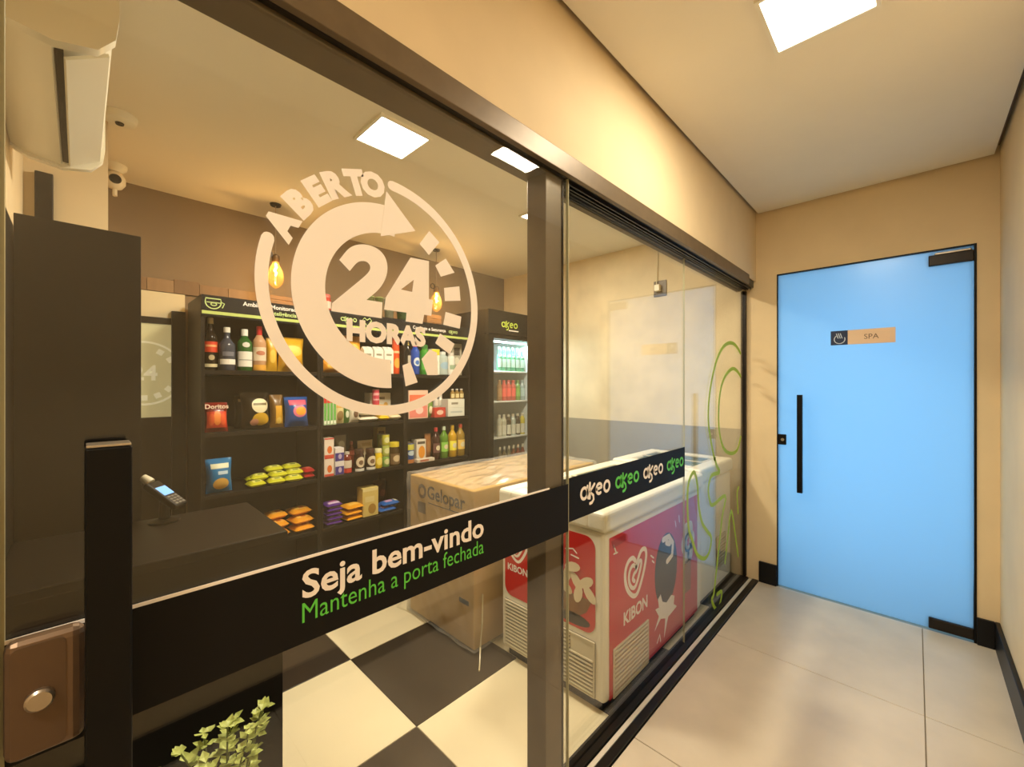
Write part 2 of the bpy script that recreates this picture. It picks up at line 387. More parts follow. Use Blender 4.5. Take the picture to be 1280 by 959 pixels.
ngon(ck, two, [], yb-.0005); ngon(ck, fou, [[cp(*p) for p in [(517, 350), (515, 365), (501, 362)]]], yb-.0005)
hx0, hz = cp(433, 421); hx1 = cp(532, 429)[0]
ck.text('HORAS', ((hx0, yb, hz-.005), UX, UZ), width=hx1-hx0, height=.043, bold=.06)
for ch, ang in zip('ABERTO', (154.5, 141, 130, 119, 108.5, 99)):
    a = math.radians(ang); ux = Vector((math.sin(a), 0, -math.cos(a))); uz = Vector((math.cos(a), 0, math.sin(a)))
    ck.text(ch, ((CXs+.216*math.cos(a), yb, CZs+.216*math.sin(a)), ux, uz), width=None, height=.048, bold=.07, align='c')
ck.build('clock_sticker', M_WHITEV, d2)
hn = MB().box((.005, .762, .30), (.050, .806, 1.318), .003).build('pull_handle', M_BLK, d2)
B((.006, .763, 1.3182), (.049, .805, 1.3215), .001).build('end_cap', M_STEEL, hn)
for z in (.42, 1.2): MB().lathe([(.012, .80), (.012, GY-.004)], 12, (.0275, 0, z), 'y').build('standoff', M_STEEL, hn)
lk = B((-.066, .805, .925), (.006, GY-.0045, 1.078), .012, 3).build('lock_case', mat('bronze_metal', rgb(120, 98, 78), .4, .6, noise=.06, nscale=30), d2)
MB().prism(rrect(-.060, -.012, .932, 1.070, .008), .0012, FY(.805)).build('lock_plate', mat('bronze_plate', rgb(104, 84, 66), .45, .6), lk)
MB().lathe([(.0135, .8035), (.0135, .797), (.011, .7945)], 18, (-.035, 0, 1.0), 'y').build('key_cylinder', M_STEEL, lk)
# ------------------------------------------------------------------ fixed panes
w2 = empty('window_2', 'fixed clear glass pane with a black band of four round logos', 'glass pane', kind='structure')
XJ = X_at(855, GR)
B((1.126, GR-.004, .014), (XJ-.002, GR+.004, 2.078)).build('glass_pane', M_GLASS, w2)
B((XJ-.003, GR-.0045, .014), (XJ-.0015, GR+.0045, 2.078)).build('edge_strip', mat('edge_glass', rgb(170, 165, 130), .3), w2)
b2 = B((1.126, GR-.0050, .908), (XJ-.002, GR-.0043, 1.066)).build('sticker_band', M_VINYL, w2)
for i, (a, b) in enumerate(((724, 761.5), (768, 797.5), (803, 827.5), (832.5, 853))):
    xa, xb = X_at(a, GR), X_at(b, GR)
    akeo(MB(), xa, .969, xb-xa, FY(GR-.0052), (xb-xa)/4.3*.24).build('logo', M_WHITEV if i % 2 == 0 else M_GREENV, b2)
w3 = empty('window_3', 'last fixed glass pane with green outline drawing beside the end wall', 'glass pane', kind='structure')
B((XJ+.001, GR-.004, .014), (EX-.028, GR+.004, 2.078)).build('glass_pane', M_GLASS, w3)
gl = MB()
def cA(p): return [on_glass(840+x/5.64, 410+y/5.64, GR-.0046) for x, y in p]
def cB(p): return [on_glass(840+x/4.795, 570+y/4.795, GR-.0046) for x, y in p]
frg = FY(GR-.0046); LWG = .024
gl.stroke(smooth2(cA([(482, 178), (450, 125), (410, 105), (365, 130), (325, 200), (295, 300), (270, 430), (257, 560), (258, 680), (275, 800), (300, 930)])+cB([(255, 10), (268, 60), (284, 98), (238, 118), (218, 190), (225, 260), (245, 295), (320, 240), (300, 370), (280, 560), (265, 700), (250, 830), (238, 862), (262, 918), (286, 890), (298, 815), (270, 830)])), LWG, frg)
gl.stroke(smooth2(cA([(483, 340), (455, 300), (420, 290), (370, 350), (340, 450), (328, 600), (335, 740), (365, 850), (415, 885), (460, 860), (484, 770)])), LWG, frg)
gl.stroke(smooth2(cB([(318, 640), (335, 480), (355, 330), (380, 480), (396, 600)])), LWG, frg)
gl.stroke(smooth2(cB([(396, 340), (390, 230), (398, 190)])), LWG, frg)
gl.stroke(smooth2(cB([(130, 98), (95, 190), (98, 420), (120, 500), (150, 590), (195, 615), (225, 570), (235, 490), (210, 450), (180, 400), (160, 300), (152, 170)]), True), LWG, frg, closed=True)
gl.build('outline_sticker', M_LIMEV, w3)
# ------------------------------------------------------------------ spa door
d1 = empty('door_1', 'blue frosted glass door with black bar handle and small sign', 'door', kind='structure')
XD = EX+.012
B((XD, DY0+.012, .008), (XD+.010, DY1-.006, DZ-.008)).build('frosted_pane', M_FROST, d1)
fm = MB(); fm.box((EX-.004, DY0, 0), (EX+.05, DY0+.010, DZ)); fm.box((EX-.002, DY1-.005, 0), (EX+.05, DY1, DZ)); fm.box((EX-.002, DY0, DZ-.007), (EX+.05, DY1, DZ))
fm.build('door_frame', M_BLK, d1)
for z0, z1 in ((2.075, 2.135), (.012, .072)):
    h_ = B((XD-.016, DY0+.010, z0), (XD+.024, DY0+.185, z1), .004).build('pivot_hinge', M_DARKALU, d1)
B((XD-.012, DY0+.02, 2.136), (XD+.02, DY0+.16, 2.146), .002).build('hinge_cover', M_STEEL, d1)
def endp(px_, py_, X=XD):
    r = ratio(px_); Y = X/r; d = CT*X+ST*Y; return Y, EYE-(py_-HZ)/FPX*d
y0, z1 = endp(1001.5, 493.5); _, z0 = endp(1001.5, 614.5)
hb = B((XD-.062, y0-.015, z0), (XD-.036, y0+.015, z1), .002).build('bar_handle', M_BLK, d1)
for z in (z0+.06, z1-.06): MB().lathe([(.008, XD-.04), (.008, XD)], 10, (0, y0, z), 'x').build('standoff', M_BLK, hb)
y0, z0 = endp(975, 549)
lo = B((XD-.014, DY1-.055, z0-.036), (XD-.001, DY1-.004, z0+.036), .004).build('lock', M_BLK, d1)
MB().lathe([(.010, XD-.0145), (.010, XD-.018)], 14, (0, DY1-.034, z0), 'x').build('key_cylinder', M_STEEL, lo)
ya, za = endp(1038.5, 433.5); yc, zb = endp(1119.5, 412)
za = endp(1038.5, 432)[1]; zb = endp(1038.5, 414.5)[1]
sg = B((XD-.0035, yc, za), (XD-.0003, ya, zb)).build('sign_plate', mat('champagne_metal', rgb(222, 196, 168), .35, .35), d1)
wq = zb-za
B((XD-.0045, ya-wq*.95, za), (XD-.0033, ya, zb)).build('sign_square', col(16, 40, 78), sg)
fX = ((XD-.0046, ya-wq*.5, (za+zb)/2), -UY, UZ)
ic = MB(); s_ = wq*.3
ic.stroke(arc(0, -.1*wq, s_, 130, 380, 14), wq*.05, fX); 
for q in (-.16, -.05, .06): ic.stroke([(q*wq-.02*wq, .3*wq), (q*wq+.08*wq, -.02*wq)], wq*.05, fX)
ic.build('hand_icon', col(190, 205, 225), sg)
MB().text('SPA', ((XD-.0037, (ya-wq+yc)/2, za+wq*.33), -UY, UZ), height=wq*.33, align='c').build('lettering', col(110, 92, 78), sg)
# ------------------------------------------------------------------ ceiling lamps
def panel_lamp(x, y, z, s, power, label):
    r = empty('ceiling_lamp', label, 'ceiling lamp', (x, y, z), group='square led ceiling panels')
    f = MB(); e = s/2
    for a, b in (((-e, -e), (e, -e+.012)), ((-e, e-.012), (e, e)), ((-e, -e+.012), (-e+.012, e-.012)), ((e-.012, -e+.012), (e, e-.012))):
        f.box((a[0], a[1], -.012), (b[0], b[1], 0))
    f.build('frame', M_WHITE, r)
    B((-e+.012, -e+.012, -.008), (e-.012, e-.012, 0)).build('diffuser', M_LAMP, r)
    l = area('panel_light', (0, 0, -.0125), (0, 0, 0), s-.02, s-.02, power, WARM); l.parent = r
panel_lamp(1.625, .222, ZC, .29, 14, 'square lit panel lamp in the corridor ceiling near the blue door')
panel_lamp(-.75, .215, ZC, .29, 17, 'added square panel lamp in the corridor ceiling, unseen behind the camera')  # unseen lamp added to brighten the header, lock and clock sticker
panel_lamp(1.06, 1.83, ZC-.01, .27, 33, 'square lit panel lamp in the shop ceiling above the clock sticker')
panel_lamp(2.275, 1.915, ZC-.01, .22, 21, 'square lit panel lamp in the shop ceiling mostly behind the post')
# ------------------------------------------------------------------ shelf unit
SX = [.478, 1.142, 1.806, 2.475]; SY0, SY1 = 2.92, YB-.055; STOP = 1.915
LV = [1.485, 1.12, .76, .41, .07]
for b in range(3):
    lab = ['dark wooden shelf bay nearest the counter, with spirits on top shelf', 'middle dark wooden shelf bay with cartons and jars', 'dark wooden shelf bay next to the fridge, with oil bottles'][b]
    sh = empty('shelf_unit', lab, 'shelf', group='dark shelf bays along the back wall')
    x0, x1 = SX[b], SX[b+1]
    B((x0+.001, SY0, 0), (x0+.019, SY1, STOP)).build('side_panel', M_SHELF, sh)
    B((x1-.019, SY0, 0), (x1-.001, SY1, STOP)).build('side_panel', M_SHELF, sh)
    B((x0+.019, SY1-.012, .02), (x1-.019, SY1, STOP-.02)).build('back_panel', M_BLACK, sh)
    B((x0+.019, SY0, STOP-.02), (x1-.019, SY1-.012, STOP)).build('top_panel', M_SHELF, sh)
    for z in LV: B((x0+.019, SY0+.004, z-.026), (x1-.019, SY1-.012, z), .0015, 1).build('shelf_board', M_SHELF, sh)
    B((x0+.019, SY0+.02, 0), (x1-.019, SY0+.035, LV[4]-.026)).build('plinth', M_BLACK, sh)
    sb = B((x0+.002, SY0-.010, 1.795), (x1-.002, SY0-.0005, STOP)).build('sign_board', M_BLACK, sh)
    B((x0+.004, SY0-.013, 1.806), (x1-.004, SY0-.0102, 1.824)).build('green_line', mat('lime_led_strip', rgb(190, 205, 110), .4), sb)
    yq = SY0-.0104
    if b == 0:
        ic = MB(); f_ = FY(yq); cx, cz = x0+.062, 1.868
        ic.stroke([(cx-.04, cz+.028), (cx+.032, cz+.028), (cx+.034, cz+.005)]+arc(cx-.004, cz+.008, .038, 0, -180, 10), .006, f_, closed=True)
        ic.stroke(arc(cx-.002, cz-.004, .014, 0, 330, 12, .008), .005, f_, closed=True); ic.stroke([(cx-.034, cz+.006), (cx+.03, cz+.006)], .005, f_)
        ic.stroke([(cx+.034, cz+.012), (cx+.05, cz+.005), (cx+.04, cz-.02)], .005, f_)
        ic.build('bowl_icon', mat('pale_lime', rgb(205, 225, 140), .5), sb)
        MB().text('Ambiente Monitorado', ((x0+.205, yq, 1.876), UX, UZ), height=.025, bold=.02).build('lettering', M_WHITEV, sb)
        t2 = MB().text('de Inteligência A', ((x0+.305, yq, 1.838), UX, UZ), height=.025, bold=.02); t2.build('lettering', mat('pale_lime', rgb(205, 225, 140), .5), sb)
    if b == 1:
        akeo(MB(), X_at(426, yq), 1.852, .118, FY(yq)).build('logo', mat('pale_lime', rgb(205, 225, 140), .5), sb)
        hq = MB(); hx = X_at(459, yq); hq.stroke([(hx, 1.835), (hx-.035, 1.875), (hx-.02, 1.892), (hx, 1.876), (hx+.02, 1.892), (hx+.035, 1.875)], .006, FY(yq), closed=True)
        hq.build('heart_icon', mat('pale_lime', rgb(205, 225, 140), .5), sb)
    if b == 2:
        MB().text('Conforto e Segurança', ((X_at(557, yq), yq, 1.852), UX, UZ), height=.026, bold=.02, align='r').build('lettering', M_WHITEV, sb)
        akeo(MB(), X_at(561, yq), 1.848, .095, FY(yq)).build('logo', mat('pale_lime', rgb(205, 225, 140), .5), sb)
# ------------------------------------------------------------------ goods
def nat(z): return z
def surf_bag(w_, h_, t_):
    def f(s, t, side):
        th = t_/2*max(0, 1-abs(s)**3)**.6*max(0, math.sin(PI*min(max((t-.05)/.9, 0), 1)))**.55
        wv = 1+.035*math.cos(2*PI*t)-.02
        return (s*w_/2*wv, side*(th+.0006), t*h_)
    return f
def patch(mb, fn, s0, s1, t0, t1, side, n=7, m_=7, off=.0012):
    vs = []; fs = []
    for j in range(m_+1):
        for i in range(n+1):
            p = fn(s0+(s1-s0)*i/n, t0+(t1-t0)*j/m_, side); vs.append((p[0], p[1]+side*off, p[2]))
    for j in range(m_):
        for i in range(n):
            a = j*(n+1)+i; fs.append([a, a+1, a+n+2, a+n+1])
    mb.smooth = True
    return mb.add(vs, fs)
def epatch(mb, fn, cs, ct, rs, rt, side=-1, n=18, off=.0016, rot=0):
    rings = [1.0, .66, .33]; vs = [fn(cs, ct, side)]; fs = []
    vs = [(vs[0][0], vs[0][1]+side*off, vs[0][2])]
    for q in rings:
        for k in range(n):
            a = 2*PI*k/n; dx, dy = rs*q*math.cos(a), rt*q*math.sin(a)
            p = fn(cs+dx*math.cos(rot)-dy*math.sin(rot), ct+dx*math.sin(rot)+dy*math.cos(rot), side); vs.append((p[0], p[1]+side*off, p[2]))
    for r in range(2):
        for k in range(n):
            k2 = (k+1) % n; fs.append([1+r*n+k, 1+r*n+k2, 1+(r+1)*n+k2, 1+(r+1)*n+k])
    for k in range(n): fs.append([1+2*n+k, 1+2*n+(k+1) % n, 0])
    return mb.add(vs, fs)
def prints(fn, lst, root, off=.0012):
    """lst: (shape, cs, ct, hs, ht, colour) in the front's own -1..1 / 0..1 coordinates"""
    for i, q in enumerate(lst):
        mb = MB()
        if q[0] == 'r': patch(mb, fn, q[1]-q[3], q[1]+q[3], q[2]-q[4], q[2]+q[4], -1, off=off+.0005*i)
        else: epatch(mb, fn, q[1], q[2], q[3], q[4], off=off+.0005*i)
        mb.build('print', col(*q[5]), root)
def g_bag(r, w_, h_, d_, c, pr):
    fn = surf_bag(w_, h_, d_); mb = MB()
    patch(mb, fn, -1, 1, 0, 1, -1, 12, 14, 0); patch(mb, fn, 1, -1, 0, 1, 1, 12, 14, 0)
    mb.build('bag', col(*c, .3), r)
    s2 = MB(); s2.box((-w_*.5, -.0015, h_*.955), (w_*.5, .0015, h_)); s2.build('seal', col(*[int(v*.85) for v in c], .3), r)
    prints(fn, pr, r)
def g_box(r, w_, h_, d_, c, pr):
    B((-w_/2, -d_/2, 0), (w_/2, d_/2, h_), .0015, 1).build('carton', col(*c), r)
    prints(lambda s, t, side: (s*w_/2, -d_/2, t*h_), pr, r, .0004)
def g_gable(r, w_, h_, d_, c, pr):
    hb = h_*.82; mb = B((-w_/2, -d_/2, 0), (w_/2, d_/2, hb), .001, 1)
    mb.add([(-w_/2, -d_/2, hb), (w_/2, -d_/2, hb), (w_/2, d_/2, hb), (-w_/2, d_/2, hb), (-w_/2, 0, h_*.96), (w_/2, 0, h_*.96)], [[0, 1, 5, 4], [3, 4, 5, 2], [0, 4, 3], [1, 2, 5]])
    mb.build('carton', col(*c), r); MB().lathe([(.012, 0), (.012, .014), (.010, .016)], 14, (0, -d_*.22, hb+(h_*.14)*.45)).build('cap', col(235, 235, 230), r)
    prints(lambda s, t, side: (s*w_/2, -d_/2, t*hb), pr, r, .0004)
def cyl(rad, h_, prof=None):
    def f(s, t, side):
        a = s*1.45; return (rad*math.sin(a), side*rad*math.cos(a), t*h_)
    return f
def g_can(r, w_, h_, d_, c, pr):
    q = w_/2; MB().lathe([(q*.93, 0), (q, .004), (q, h_-.004), (q*.95, h_)], 20).build('can', col(*c, .3), r)
    MB().lathe([(q*.97, h_-.006), (q*.97, h_+.002), (q*.9, h_+.002), (q*.88, h_)], 20).build('rim', M_STEEL, r)
    prints(cyl(q, h_), pr, r, .0006)
def g_bottle(r, w_, h_, d_, c, pr, cap=(230, 225, 215), neck=.32, sh=.66, liquid=None, capl=.12):
    q = w_/2; n = q*neck
    MB().lathe([(q*.9, 0), (q, h_*.02), (q, h_*sh*.92), (q*.93, h_*sh), (q*.62, h_*(sh+.07)), (n*1.1, h_*(sh+.13)), (n, h_*(1-capl))], 20).build('bottle', col(*c, .12), r)
    MB().lathe([(n*1.18, h_*(1-capl)), (n*1.18, h_-.002), (n*1.05, h_)], 14).build('cap', col(*cap, .35), r)
    prints(cyl(q, h_), pr, r, .0008)
def g_jar(r, w_, h_, d_, c, pr, cap=(230, 225, 215)):
    q = w_/2; MB().lathe([(q*.9, 0), (q, h_*.05), (q, h_*.68), (q*.85, h_*.78), (q*.82, h_*.82)], 20).build('jar', col(*c, .15), r)
    MB().lathe([(q*.9, h_*.8), (q*.9, h_-.003), (q*.84, h_)], 18).build('lid', col(*cap, .35), r)
    prints(cyl(q, h_), pr, r, .0008)
def g_packet(r, w_, h_, d_, c, pr):
    """small pillow pack lying on its back: w along X, d along Y, h its thickness"""
    def f(s, t, side):
        th = h_/2*max(0, 1-abs(s)**4)**.6*max(0, math.sin(PI*min(max(t, 0), 1)))**.5
        return (s*w_/2, (t-.5)*d_, h_/2+side*th)
    mb = MB()
    for side in (-1, 1):
        vs = []; fs = []
        for j in range(9):
            for i in range(11): vs.append(f(-1+i/5, j/8, side))
        for j in range(8):
            for i in range(10):
                a = j*11+i; fs.append([a, a+1, a+12, a+11])
        mb.add(vs, fs)
    mb.smooth = True; mb.build('wrapper', col(*c, .3), r)
    for i, q in enumerate(pr):
        vs = []; fs = []
        for j in range(6):
            for i2 in range(6):
                p = f(q[1]-q[3]+2*q[3]*i2/5, q[2]-q[4]+2*q[4]*j/5, 1); vs.append((p[0], p[1], p[2]+.0012+.0004*i))
        for j in range(5):
            for i2 in range(5):
                a = j*6+i2; fs.append([a, a+1, a+7, a+6])
        m2 = MB(); m2.add(vs, fs); m2.smooth = True; m2.build('print', col(*q[5]), r)
def g_tumbler(r, w_, h_, d_, c, pr):
    q = w_/2; MB().lathe([(q*.72, 0), (q*.75, .004), (q, h_), (q*.95, h_), (q*.7, .008)], 18).build('glass', glass_mat('tumbler_%d_%d_%d' % c, rgb(*c), .06, 0, .12, rgb(*c)), r)
    MB().lathe([(q*1.0, h_-.004), (q*1.02, h_), (q*.98, h_+.001)], 18).build('rim', col(*c, .15), r)
KIND = dict(bag=g_bag, box=g_box, gable=g_gable, can=g_can, bottle=g_bottle, jar=g_jar, packet=g_packet, tumbler=g_tumbler)
def item(kind, name, label, cat, px0, px1, y0, y1, z, Y=3.0, c=(200, 200, 200), pr=(), d=None, group=None, rz=0, tilt=0, h=None, **kw):
    X0, X1 = X_at(px0, Y), X_at(px1, Y); w_ = (X1-X0)*.93; dd = depth_at((px0+px1)/2, Y)
    hh = h or (y1-y0)/FPX*dd
    xc = (X0+X1)/2; dp = d or min(w_*.8, .16)
    if 2.93 < Y < 3.3 and z < STOP-.01 and name != 'drink_bottle':            # keep goods clear of the uprights of their bay
        xf = X_at((px0+px1)/2, 2.98); b = 0 if xf < SX[1] else 1 if xf < SX[2] else 2
        hw = w_/2*math.cos(math.radians(abs(rz)))+dp/2*math.sin(math.radians(abs(rz)))+.004
        xc = min(max(xc, SX[b]+.02+hw), SX[b+1]-.02-hw)
    r = empty(name, label, cat, (xc, Y, z), math.radians(rz), group)
    if tilt: r.rotation_euler = (math.radians(tilt), 0, math.radians(rz))
    KIND[kind](r, w_, hh, d or min(w_*.8, .16), c, pr, **kw)
    return r
W = (232, 226, 214); K = (22, 20, 18)
z1, z2, z3, z4, _ = LV
# top shelf, bay of spirits
item('bottle', 'whisky_bottle', 'dark whisky bottle with slanted red label, leftmost on top shelf', 'bottle', 252, 272, 400, 466, z1, 3.0, (30, 22, 14), [('r', 0, .44, .95, .10, (212, 66, 30)), ('r', 0, .46, .6, .02, (235, 170, 110)), ('r', 0, .09, .7, .03, (220, 205, 160)), ('e', 0, .24, .3, .05, (190, 170, 130))], cap=(214, 190, 140), sh=.64, neck=.36)
item('bottle', 'gin_bottle', 'squat blue-grey glass gin bottle with white foot label', 'bottle', 272, 295, 412, 466, z1, 2.98, (62, 66, 78), [('r', 0, .2, .95, .06, W), ('r', 0, .38, .5, .05, (110, 110, 120))], cap=(225, 220, 205), sh=.62, neck=.34)
item('bottle', 'spirit_bottle', 'grey bottle mostly hidden behind the blue-grey gin bottle', 'bottle', 274, 292, 408, 462, z1, 3.14, (70, 66, 60), [], cap=(150, 130, 110))
item('bottle', 'gin_bottle', 'green glass gin bottle with wide white label', 'bottle', 295, 316, 414, 466, z1, 2.99, (40, 92, 38), [('r', 0, .28, .95, .18, W), ('r', 0, .26, .7, .01, (150, 150, 140)), ('e', 0, .62, .35, .06, (220, 215, 205))], cap=(228, 226, 218), sh=.7, neck=.38, capl=.16)
item('bottle', 'vodka_bottle', 'pinkish vodka bottle with red cap and pale label', 'bottle', 315, 333, 410, 466, z1, 2.99, (196, 150, 112), [('r', 0, .38, .9, .15, (226, 206, 178)), ('e', 0, .4, .5, .05, (190, 120, 90)), ('r', 0, .08, .9, .06, (220, 160, 60))], cap=(190, 28, 30), sh=.68, neck=.36, capl=.2)
item('bag', 'snack_bag', 'narrow yellow snack bag beside the vodka bottle', 'bag', 332, 347, 424, 466, z1, 3.04, (222, 168, 40), [('e', 0, .45, .6, .2, (238, 200, 80))])
item('bag', 'snack_bag', 'wide golden snack bag at the right end of the spirits shelf', 'bag', 346, 380, 423, 466, z1, 3.03, (226, 172, 44), [('e', 0, .6, .7, .16, (244, 208, 90)), ('r', 0, .22, .6, .10, (206, 140, 30))])
# top shelf, middle bay
item('bag', 'snack_bag', 'small orange snack bag at left of the middle top shelf', 'bag', 400, 424, 452, 468, z1, 3.0, (228, 150, 40), [('e', 0, .5, .6, .2, (244, 190, 80))])
item('bag', 'snack_bag', 'large orange snack bag behind the arrow sticker under HORAS', 'bag', 421, 451, 420, 467, z1, 3.06, (232, 160, 44), [('e', 0, .6, .7, .18, (245, 190, 80)), ('r', 0, .25, .7, .1, (170, 84, 30))])
for i, (a, lb) in enumerate(((452, 'white milk carton beside the orange bag'), (465, 'white milk carton in the middle of three'), (477.5, 'white milk carton next to the tall orange can'))):
    item('gable', 'milk_carton', lb, 'carton', a, a+12, 432, 467, z1, 3.0, (234, 228, 214), [('r', 0, .82, .6, .04, (150, 140, 120)), ('e', .0, .5, .5, .1, ((120, 170, 110), (50, 130, 180), (60, 140, 190))[i])], group='white milk cartons', d=.07)
item('can', 'chips_can', 'tall orange-red chips can on the top shelf', 'can', 494.3, 503, 424, 469, z1, 2.98, (226, 84, 36), [('e', 0, .3, .7, .14, (244, 170, 70)), ('r', 0, .6, .8, .03, (245, 200, 150)), ('e', 0, .84, .6, .06, (205, 40, 36))])
# top shelf, right bay
item('bottle', 'cleaner_bottle', 'dark bottle with white specked label beside the orange can', 'bottle', 504, 513, 427, 468, z1, 3.0, (40, 36, 30), [('r', 0, .45, .9, .12, (200, 190, 170))], cap=(222, 190, 90), neck=.5, sh=.78)
item('bottle', 'softener_bottle', 'royal blue plastic bottle with red cap on top shelf', 'bottle', 513.5, 524, 430, 469, z1, 2.99, (28, 76, 176), [('e', 0, .4, .6, .14, (215, 225, 235)), ('e', 0, .38, .35, .07, (60, 110, 190))], cap=(200, 40, 60), neck=.4, sh=.76)
item('bottle', 'detergent_bottle', 'bright green plastic bottle beside the blue one', 'bottle', 525, 536, 432, 469, z1, 2.99, (60, 150, 42), [('r', 0, .3, .8, .14, (90, 180, 60))], cap=(50, 120, 50), neck=.6, sh=.78)
item('box', 'soap_box', 'white box with yellow top behind the clock sticker', 'box', 536, 547, 437, 469, z1, 3.0, (234, 230, 216), [('r', 0, .88, .95, .11, (232, 208, 50)), ('e', 0, .45, .6, .15, (210, 205, 190))], d=.07)
item('bottle', 'water_bottle', 'clear bluish bottle on the right top shelf', 'bottle', 547, 559, 440, 469, z1, 2.99, (176, 188, 182), [('e', 0, .4, .7, .16, (150, 180, 200))], cap=(225, 225, 220), neck=.5, sh=.78)
item('bottle', 'alcohol_bottle', 'small white bottle beside the clear bluish bottle', 'bottle', 559, 568, 442, 470, z1, 2.98, (224, 220, 208), [('r', 0, .35, .6, .1, (150, 170, 140))], cap=(210, 205, 195), neck=.6, sh=.8)
item('box', 'wipes_box', 'tall speckled grey box at the right end of the top shelf', 'box', 567, 580, 431, 470, z1, 3.05, (176, 168, 146), [('r', 0, .75, .6, .12, (80, 72, 60)), ('e', 0, .45, .5, .12, (222, 214, 190)), ('r', 0, .18, .6, .06, (90, 84, 70))], d=.08)
# second shelf, left bay
r_ = item('bag', 'tortilla_chips_bag', 'red and orange tortilla chips bag alone at left of second shelf', 'bag', 254, 286, 502, 539, z2, 2.985, (126, 26, 16), [('r', 0, .40, .85, .27, (214, 60, 26)), ('e', .0, .45, .35, .24, (240, 140, 60)), ('e', -.5, .4, .25, .2, (232, 96, 44)), ('e', .5, .4, .25, .2, (232, 90, 40))], tilt=-8)
MB().text('Doritos', ((0, -.040, .135), UX, UZ), width=.115, bold=.03, align='c').build('lettering', col(235, 205, 180), r_)
item('bag', 'snack_bag', 'black snack bag with ivory shield and golden chips', 'bag', 300, 338, 489, 535, z2, 3.0, (38, 30, 18), [('e', .2, .62, .62, .2, (226, 216, 176)), ('r', .2, .66, .5, .03, (120, 104, 60)), ('e', .25, .26, .62, .17, (214, 168, 40)), ('e', -.2, .18, .3, .09, (214, 150, 120))], tilt=-6)
item('bag', 'snack_bag', 'dark snack bag half hidden left of the ivory shield bag', 'bag', 292, 312, 492, 533, z2, 3.12, (46, 38, 24), [('r', 0, .85, .6, .04, (150, 130, 80))])
item('bag', 'snack_bag', 'slim brown and yellow snack bag beside the blue bag', 'bag', 337, 355, 494, 535, z2, 3.02, (120, 84, 26), [('r', .25, .35, .55, .3, (222, 166, 40)), ('e', .2, .2, .4, .1, (240, 200, 90))], tilt=-6)
item('bag', 'snack_bag', 'blue snack bag with pink title and orange chip', 'bag', 355, 386, 497, 534, z2, 2.99, (30, 84, 160), [('r', .0, .80, .75, .09, (214, 90, 120)), ('e', .1, .5, .62, .2, (226, 120, 150)), ('e', .18, .5, .48, .14, (240, 166, 50))], tilt=-6)
# second shelf, middle bay
for i in range(4):
    item('box', 'tea_box', ['leftmost', 'second', 'third', 'rightmost'][i]+' slim green and white box with red top', 'box', 401.3+4*i, 405.1+4*i, 498, 532, z2, 2.97, (216, 226, 196), [('r', 0, .42, .7, .4, (88, 170, 60)), ('r', 0, .9, .95, .1, (206, 44, 30)), ('r', 0, .1, .6, .06, (235, 238, 220))], group='row of slim green boxes', d=.09)
item('bag', 'coffee_pack', 'cream pack with oval emblem beside the slim green boxes', 'bag', 417, 430, 502, 530, z2, 3.0, (214, 196, 140), [('e', 0, .35, .7, .22, (150, 120, 70)), ('r', 0, .8, .8, .1, (196, 150, 60))])
item('bag', 'herb_pack', 'dark green pack between cream packs on second shelf', 'bag', 429, 437, 508, 530, z2, 3.0, (60, 104, 40), [('e', 0, .5, .6, .2, (210, 214, 190))])
item('bag', 'bean_pack', 'white pack with brown emblem beside the dark green pack', 'bag', 435, 449, 507, 529, z2, 3.0, (224, 214, 190), [('e', .1, .5, .5, .22, (110, 80, 56))])
for i, (a, zz, lb) in enumerate(((444, 0, 'white rice pack lying lowest on the second shelf'), (445, .045, 'white rice pack lying on top of another rice pack'))):
    item('packet', 'rice_pack', lb, 'pack', a, a+25, 0, 0, z2+zz, 3.02, (230, 222, 202), [('r', 0, .35, .5, .2, (216, 206, 176))], h=.045, d=.16, group='white rice packs')
item('packet', 'pasta_pack', 'yellow pasta pack lying flat in front of second shelf', 'pack', 470, 483, 0, 0, z2, 3.0, (228, 190, 40), [('r', 0, .4, .5, .25, (240, 214, 90))], h=.045, d=.14)
item('packet', 'pasta_pack', 'cream pasta pack lying beside the yellow pack', 'pack', 484, 497.5, 0, 0, z2, 3.0, (228, 214, 176), [('r', 0, .4, .5, .25, (222, 180, 80))], h=.05, d=.14)
item('box', 'flat_box', 'flat orange-brown box under the pink can', 'box', 462, 480, 0, 0, z2+.092, 3.05, (214, 160, 70), [('r', 0, .5, .7, .25, (235, 200, 120))], h=.03, d=.12)
item('can', 'pink_can', 'pink striped can standing on the flat box', 'can', 465.5, 474, 484, 503, z2+.122, 3.05, (206, 70, 92), [('r', 0, .7, .9, .08, (236, 170, 170)), ('r', 0, .35, .9, .05, (236, 170, 170))])
item('box', 'white_box', 'white box with small marks behind the yellow pasta pack', 'box', 475, 501, 494, 526, z2, 3.16, (230, 224, 208), [('r', -.1, .8, .5, .05, (120, 110, 90)), ('e', .5, .55, .2, .1, (220, 170, 80))], d=.1)
